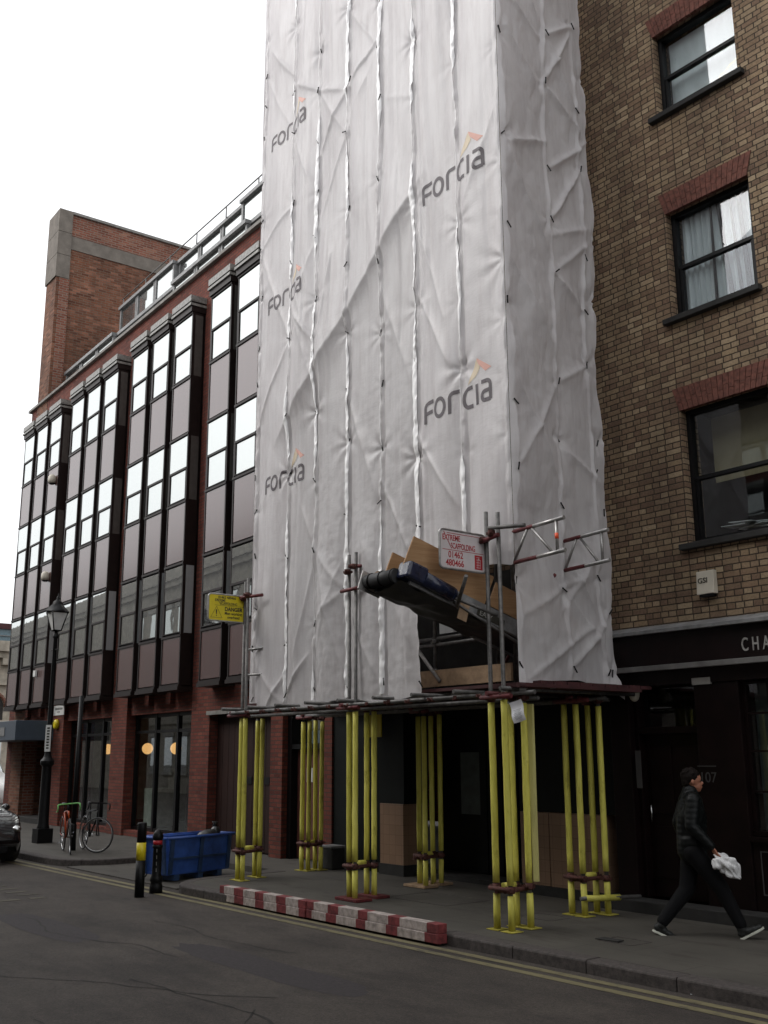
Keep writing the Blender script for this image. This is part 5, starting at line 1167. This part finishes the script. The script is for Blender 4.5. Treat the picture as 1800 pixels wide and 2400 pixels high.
# ------------------------------------------------------------------ bicycles
def bicycle(label, loc, rz, paint, drop=False, tape=None, lean=0, steer=0):
    t = thing('bicycle', label, 'bicycle', loc, rz, 'bicycles locked to the black post'); t.rotation_euler = (lean, 0, rz)
    rw = .335; wb = 1.0
    def wheel(cx, st=0):
        m_ = Matrix.Translation((cx, 0, rw)) @ Matrix.Rotation(st, 4, 'Z')
        b = MB(); b.M = m_; b.path([(rw*math.cos(a)*.955, 0, rw*math.sin(a)*.955) for a in [2*math.pi*i/40 for i in range(40)]], .014, 8, True); w_ = b.build('wheel', M['rubber'], t)
        b = MB(); b.M = m_; b.path([(rw*math.cos(a)*.90, 0, rw*math.sin(a)*.90) for a in [2*math.pi*i/40 for i in range(40)]], .009, 6, True); b.build('rim', M['chrome'], w_)
        b = MB(); b.M = m_
        for i in range(20): a = 2*math.pi*i/20; b.tube((0, .02*(-1)**i, 0), (rw*.9*math.cos(a), 0, rw*.9*math.sin(a)), .0013, 4, cap=False)
        b.tube((0, -.05, 0), (0, .05, 0), .02, 8); b.build('spokes', M['steel'], w_)
    wheel(0); wheel(wb, steer)
    bb = (.42, 0, .28); st_ = (.30, 0, .76); hd = (.83, 0, .80); hl = (.86, 0, .66)
    b = MB(); b.tube(bb, st_, .016); b.tube(st_, hd, .015); b.tube(bb, hl, .018); b.tube(hd, hl, .019)
    for s_ in (-1, 1): b.tube((0, .05*s_, rw), (bb[0], .03*s_, bb[2]), .009); b.tube((0, .05*s_, rw), (st_[0], .02*s_, st_[2]-.02), .008)
    b.build('frame', M[paint], t)
    b = MB(); cs, sn = math.cos(steer), math.sin(steer)
    for s_ in (-1, 1): b.tube((hl[0], 0, hl[2]), (wb-.055*s_*sn, .055*s_*cs, rw), .011)
    b.tube(hd, (.80, 0, .92), .014); b.build('fork', M[paint if paint != 'orange' else 'black'], t)
    b = MB(); 
    if drop:
        for s_ in (-1, 1): b.path([(.80, 0, .93), (.80, .18*s_, .93), (.90, .205*s_, .925), (.93, .21*s_, .87), (.88, .215*s_, .81), (.80, .22*s_, .80)], .014, 8)
    else: b.path([(.74, -.29, .95), (.80, -.1, .94), (.80, .1, .94), (.74, .29, .95)], .013, 8)
    b.build('handlebar', M[tape] if tape else M['black'], t)
    b = MB(); b.tube(st_, (.27, 0, .90), .012); b.ball((.25, 0, .92), .07, 12, 1.9, .8, .35); b.build('saddle', M['black'], t)
    b = MB(); b.tube((bb[0], -.05, bb[2]), (bb[0], -.06, bb[2]), .09, 20); b.tube((bb[0], -.07, bb[2]), (bb[0]+.15, -.08, bb[2]-.07), .010); b.tube((bb[0], .07, bb[2]), (bb[0]-.15, .08, bb[2]+.07), .010)
    b.box(bb[0]+.11, bb[0]+.19, -.17, -.08, bb[2]-.08, bb[2]-.06); b.box(bb[0]-.19, bb[0]-.11, .08, .17, bb[2]+.06, bb[2]+.08); b.build('crankset', M['chrome'], t)
    return t
bicycle('black road bicycle with a silver wheel facing the street, right of the post', (-21.0, 8.86, 0), R(-8), 'black', True, None, R(-3), R(48))
ob = bicycle('orange framed bicycle with pale green bar tape leaning on the post', (-21.0, 8.46, 0), R(-14), 'orange', True, 'greentape', R(4), R(-6))

# ------------------------------------------------------------------ parked car and van
def car(name, label, loc, rz, paint, L=4.1, Wd=1.7, H=1.45, van=False, plate=''):
    t = thing(name, label, 'car' if not van else 'van', loc, rz)      # faces +x
    if van: prof = [(-.5, .35, .48, 1.0), (-.49, .30, .55, 1.0), (-.47, .25, .98, .97), (.12, .25, 1.0, .97), (.26, .25, .96, .92), (.36, .25, .60, .96), (.46, .25, .50, .94), (.50, .30, .42, .86)]
    else: prof = None
    n = 30; sec = []
    def top(u):   # u 0 rear .. 1 front
        xs = [0, .02, .08, .2, .35, .5, .60, .73, .76, .86, .94, .985, 1.0]; zs = [.45, .62, .70, .98, 1.0, .99, .93, .665, .65, .615, .54, .44, .30]
        if van: zs = [.5, .95, .99, 1.0, 1.0, 1.0, .99, .80, .66, .56, .5, .42, .3]
        return np.interp(u, xs, zs)*H
    def belt(u): return np.interp(u, [0, .05, .2, .76, .9, 1], [.50, .60, .645, .635, .57, .32])*H
    def half(u): return Wd/2*np.interp(u, [0, .03, .12, .85, .95, 1.0], [.80, .92, 1, 1, .93, .76])
    def bot(u): return .2+.12*(u > .97)+.1*(u < .03)
    rows = []
    for i in range(n+1):
        u = i/n; x = -L*(1-u)+0; w_ = half(u); zt = top(u); zb_ = min(belt(u), zt-.01); z0 = bot(u); tw = w_*(.74 if zt > zb_+.12 else .90)
        pts = [(w_*.93, z0), (w_, z0+.12), (w_*1.0, (z0+zb_)/2), (w_*.975, zb_), (tw+(w_-tw)*.25, zb_+(zt-zb_)*.62), (tw*.9, zt-.02), (tw*.5, zt), (0, zt+.01)]
        ring = pts+[(-a, b_) for a, b_ in reversed(pts[:-1])]; rows.append([(x, a, b_) for a, b_ in ring])
    m_ = len(rows[0]); b = MB(); b.use(M[paint])
    vs = [p for r_ in rows for p in r_]
    fb, fg = [], []
    for i in range(n):
        u = (i+.5)/n
        for k in range(m_-1):
            q = (i*m_+k, i*m_+k+1, (i+1)*m_+k+1, (i+1)*m_+k)
            glass = (k in (3, 4, m_-5, m_-6)+((4, 5, 6, 7, 8, 9) if (.60 < u < .74 or .06 < u < .17) else ())) and .12 < u < .745 and top(u) > belt(u)+.05 and abs(u-.42) > .02
            (fg if glass else fb).append(q)
    b.add(vs, fb+[tuple(range(m_)), tuple(n*m_+k for k in range(m_))], True); b.build('body', None, t)
    g_ = MB(); g_.add(vs, fg, True); g_.build('window', M['mirror'], t)
    for x in (-L*.17, -L*.80):
        for s_ in (-1, 1):
            o = MB(); o.tube((x, s_*(Wd/2-.20), .31), (x, s_*(Wd/2+.012), .31), .31, 24); w_ = o.build('wheel', M['rubber'], t)
            o = MB(); o.tube((x, s_*(Wd/2+.002), .31), (x, s_*(Wd/2+.02), .31), .19, 20); o.build('hubcap', M['steel'], w_)
    for s_ in (-1, 1):
        MB().ball((-.20, s_*(Wd/2-.20), .62*H/1.45), .17, 16, .95, .62, .42).build('headlight', M['chrome' if not van else 'white'], t)
        MB().ball((-L*.335, s_*(Wd/2+.06), .97), .09, 12, .7, 1, .75).build('wing_mirror', M[paint], t)
    MB().box(-.03, .012, -.45, .45, .22, .33).build('grille', M['black'], t, bevel=.01)
    po = MB().box(.0, .02, -.26, .26, .35, .46).build('number_plate', M['white'], t)
    if plate: text_mesh(plate, .10, M['ink'], 'plate_lettering', po, facing((.022, .14, .37), (0, 1, 0)), ext=.001)
    return t
car('parked_car', 'black hatchback parked nose towards us at the left kerb', (-20.12, 6.60, -.12), R(3), 'carpaint', plate='7')
car('parked_van', 'white van partly visible beyond the parked black car at the street end', (-39.5, 12.9, -.12), R(-10), 'white', L=4.9, Wd=1.9, H=1.9, van=True)

# ------------------------------------------------------------------ walking man with a white bag
def remesh(name, mb, vox, m_, parent, smooth=6):
    o = mb.build(name, m_, parent)
    r_ = o.modifiers.new('r', 'REMESH'); r_.mode = 'VOXEL'; r_.voxel_size = vox; r_.use_smooth_shade = True
    s_ = o.modifiers.new('s', 'SMOOTH'); s_.factor = .5; s_.iterations = smooth
    bpy.context.view_layer.update(); me = bpy.data.meshes.new_from_object(o.evaluated_get(bpy.context.evaluated_depsgraph_get()))
    o.modifiers.clear(); o.data = me; me.materials.clear(); me.materials.append(m_); return o
def limb(mb, pts, rad):      # tapered chain of capsules
    pts = [Vector(p) for p in pts]
    for (p, q), (a, c_) in zip(zip(pts, pts[1:]), zip(rad, rad[1:])):
        mb.tube(p, q, a, 14, c_)
    for p, a in zip(pts, rad): mb.ball(p, a*1.0, 14)
# local frame: x = walking direction, y = his left, z up.  Feet positions fitted to the stride
MAN = thing('person', 'man in black jacket and trousers striding past the dark shopfront holding a white bag', 'person', (-6.82, 9.47, 0), R(42))
hip = Vector((0, 0, .83)); 
fF = Vector((.36, -.06, .09)); fR = Vector((-.36, .06, .10))    # front ankle, rear ankle
hipF = Vector((.0, -.085, .83)); hipR = Vector((-.0, .085, .83))
kF = Vector((.25, -.08, .475)); kR = Vector((-.07, .08, .45))
fF = Vector((.42, -.07, .105)); fR = Vector((-.345, .07, .10))
sh_n = Vector((.02, -.18, 1.345)); sh_f = Vector((-.0, .18, 1.345)); el_n = Vector((-.02, -.235, 1.09)); wr_n = Vector((.17, -.25, .885)); el_f = Vector((-.10, .22, 1.10)); wr_f = Vector((-.05, .24, .88))
neck = Vector((.02, 0, 1.40)); head = Vector((.05, 0, 1.525))
body = MB()
limb(body, [hipF, kF, fF], [.085, .055, .038]); limb(body, [hipR, kR, fR], [.085, .055, .038])
limb(body, [hip, (0, 0, 1.0), (.01, 0, 1.2), (.015, 0, 1.33)], [.13, .12, .13, .11])
limb(body, [sh_n, sh_f], [.055, .055]); limb(body, [(.01, 0, 1.33), neck, (.035, 0, 1.46)], [.06, .052, .052])
limb(body, [sh_n, el_n, wr_n], [.05, .04, .027]); limb(body, [sh_f, el_f, wr_f], [.05, .04, .027])
body.ball(head+Vector((-.005, 0, .025)), .088, 18, 1.06, .86, 1.05); body.ball(head+Vector((.03, 0, -.045)), .062, 14, 1.05, .85, 1.1); body.ball(head+Vector((.055, 0, -.085)), .026, 10)
body.ball(head+Vector((.092, 0, -.018)), .015, 10, 1.2, .8, 1.3); body.ball(head+Vector((.088, 0, -.058)), .012, 8, .8, 1.7, .6)
body.ball(head+Vector((.078, .0, .022)), .022, 8, .5, 2.0, .5)
for s_ in (-1, 1): body.ball(head+Vector((-.008, s_*.078, -.005)), .022, 10, .7, .45, 1.25)
# hands: palm and five bent fingers each
def hand(mb, w0, d, palmn, side, curl):
    d = Vector(d).normalized(); n_ = Vector(palmn).normalized(); a_ = d.cross(n_).normalized()*side; p0 = w0+d*.045
    for k in range(5): mb.ball(w0+d*(.015+.016*k), .022, 10, 1, 1, 1)
    for k in range(4):
        base = w0+d*.085+a_*(-.030+.020*k); limb(mb, [w0+d*.03+a_*(-.018+.012*k), base], [.013, .011])
        L1 = [.036, .042, .040, .032][k]; dd = (d+n_*curl).normalized(); j1 = base+dd*L1; d2 = (d+n_*curl*2.6).normalized(); j2 = j1+d2*L1*.65; d3 = (d*.3+n_*1.2).normalized() if curl > .3 else d2; j3 = j2+d3*L1*.5
        limb(mb, [base, j1, j2, j3], [.0098, .009, .0082, .0072])
    tb = w0+d*.035-a_*.028; t1 = tb+(d*.6-a_*.7+n_*.3).normalized()*.038; t2 = t1+(d*.9-a_*.1+n_*.5).normalized()*.030; limb(mb, [w0+d*.015-a_*.012, tb, t1, t2], [.014, .013, .0105, .009])
hdir = Vector((.45, 0, -.9)); hand(body, wr_n, hdir, (.75, .30, .15), 1, .55); hand(body, wr_f, (.1, 0, -1), (.0, -1, 0), -1, .35)
bo_ = remesh('body', body, .0058, M['skin'], MAN, 3)
jk = MB(); limb(jk, [(0, 0, .84), (0, 0, .98), (.01, 0, 1.15), (.015, 0, 1.30)], [.155, .150, .158, .128])
for s_ in (-1, 1): jk.ball((.01, s_*.075, 1.18), .135, 14, .95, .95, 1.15); jk.ball((.0, s_*.05, .92), .14, 14, 1, .9, .9)
limb(jk, [sh_n, sh_f], [.078, .078]); limb(jk, [sh_n, el_n, wr_n-(wr_n-el_n).normalized()*.02], [.082, .066, .047]); limb(jk, [sh_f, el_f, wr_f+Vector((0, 0, .02))], [.082, .066, .047])
limb(jk, [(.0, 0, 1.33), (.018, 0, 1.425)], [.098, .082])
jo = remesh('jacket', jk, .012, M['jacket'], MAN, 5)
# quilting: horizontal channels
for v in jo.data.vertices:
    z_ = v.co.z; q_ = .0035*abs(math.sin(z_*math.pi/.055)); c_ = Vector((.01, 0, z_)); d_ = v.co-c_; d_.z = 0
    if d_.length > 1e-4: v.co += d_.normalized()*q_
tr = MB(); limb(tr, [hipF, kF, fF+Vector((-.01, 0, .03))], [.108, .082, .062]); limb(tr, [hipR, kR, fR+Vector((.01, 0, .03))], [.108, .082, .062]); tr.ball(hip, .14, 14, .95, 1.1, .8)
remesh('trousers', tr, .012, M['trouser'], MAN, 4)
def shoe(ank, pitch):
    mm_ = Matrix.Translation(ank) @ Matrix.Rotation(pitch, 4, 'Y')
    s_ = MB(); s_.M = mm_; 
    for x, z_, r_, sx_ in ((-.03, -.045, .045, 1), (.03, -.05, .044, 1.2), (.09, -.062, .04, 1.3), (.15, -.070, .032, 1.3)): s_.ball((x, 0, z_), r_, 12, sx_, .95, .85)
    s_.tube((-.01, 0, -.03), (0, 0, .04), .05, 14, .052); so_ = remesh('shoe', s_, .008, M['shoe'], MAN, 3)
    q = MB(); q.M = mm_; pts = [(-.075, 0), (-.06, .03), (.02, .036), (.10, .044), (.165, .034), (.195, 0), (.165, -.034), (.10, -.044), (.02, -.036), (-.06, -.03)]; q.prism(pts, -.103, -.082); q.build('sole', M['sole'], so_, bevel=.004)
shoe(fF, R(-27)); shoe(fR, R(22))
hr = MB(); hr.ball(head+Vector((-.022, 0, .050)), .094, 16, 1.08, .93, .98)
for i in range(26):
    a_ = rs.uniform(0, 6.28); e_ = rs.uniform(.15, 1.3); d_ = Vector((math.cos(a_)*math.cos(e_), math.sin(a_)*math.cos(e_), math.sin(e_))); hr.ball(head+Vector((-.025, 0, .055))+d_*.082, .020, 8)
hr.ball(head+Vector((-.06, 0, -.0)), .062, 12, .9, 1.15, 1.2)
ho_ = remesh('hair', hr, .007, M['hair'], MAN, 1)
for v in ho_.data.vertices:      # keep the hair line off the face
    l = v.co-head
    if l.x > .045 and l.z < .055: v.co.x = head.x+.045
for s_ in (-1, 1):
    MB().ball(head+Vector((.080, s_*.031, .004)), .0085, 8).build('eye', M['ink'], MAN); MB().ball(head+Vector((.086, s_*.032, .022)), .012, 8, .4, 1.3, .28).build('eyebrow', M['hair'], MAN)
# crumpled bag gripped in the hand
bc = MAN.matrix_basis @ (wr_n+hdir.normalized()*.13)
bg_ = MB(); nlat, nlon = 34, 46; vs = []
for i in range(nlat+1):
    t_ = i/nlat; rad = np.interp(t_, [0, .08, .25, .5, .75, 1], [.012, .028, .062, .082, .072, .010])
    for k in range(nlon):
        a_ = 2*math.pi*k/nlon; fold = 1+.20*math.sin(5*a_+3*t_*3)+.13*math.sin(9*a_-t_*7)+.05*math.sin(23*a_+t_*19)
        vs.append((t_*.30+.02*math.sin(3*a_+t_*4), rad*fold*math.cos(a_)*.62, rad*fold*math.sin(a_)-.04*t_*t_))
bg_.add(vs, [(i*nlon+k, i*nlon+(k+1) % nlon, (i+1)*nlon+(k+1) % nlon, (i+1)*nlon+k) for i in range(nlat) for k in range(nlon)], True)
vs = []
for i in range(17):
    t_ = i/16; rad = .058*math.sin(math.pi*(.06+.9*t_))
    for k in range(24):
        a_ = 2*math.pi*k/24; fold = 1+.22*math.sin(3*a_+4*t_)+.14*math.sin(7*a_-t_*9); vs.append((.0+.13*t_, rad*fold*math.cos(a_)*.8, -.055+rad*fold*math.sin(a_)))
bg_.add(vs, [(i*24+k, i*24+(k+1) % 24, (i+1)*24+(k+1) % 24, (i+1)*24+k) for i in range(16) for k in range(24)], True)
bgo = bg_.build('plastic_bag', M['bagplastic']); bgo.location = bc+Vector((-.02, -.03, .045)); bgo.rotation_euler = (0, R(38), R(42)); tag(bgo, 'crumpled white plastic bag held in the walking man\'s hand', 'bag')

# ------------------------------------------------------------------ small litter
for i, (x, y, z, lab) in enumerate([(-7.25, 8.62, .004, 'faded scrap of cardboard trodden flat on the pavement before the man'), (-5.6, 7.70, -.114, 'scrap of white litter in the gutter near the kerb'), (-6.3, 10.28, .132, 'pale scrap of paper lying on the shop step')]):
    q = MB(); q.M = Matrix.Translation((x, y, z)) @ Matrix.Rotation(R(30*i), 4, 'Z'); sz = (.14, .05, .10)[i]
    q.hexa([(-sz, -sz*.5, 0), (sz, -sz*.4, 0), (sz*.8, sz*.5, 0), (-sz*.9, sz*.4, 0)], [(-sz, -sz*.5, .004), (sz, -sz*.4, .012), (sz*.8, sz*.5, .006), (-sz*.9, sz*.4, .01)])
    tag(q.build('litter', M['ground_dark'] if i == 0 else M['paper']), lab, 'litter')
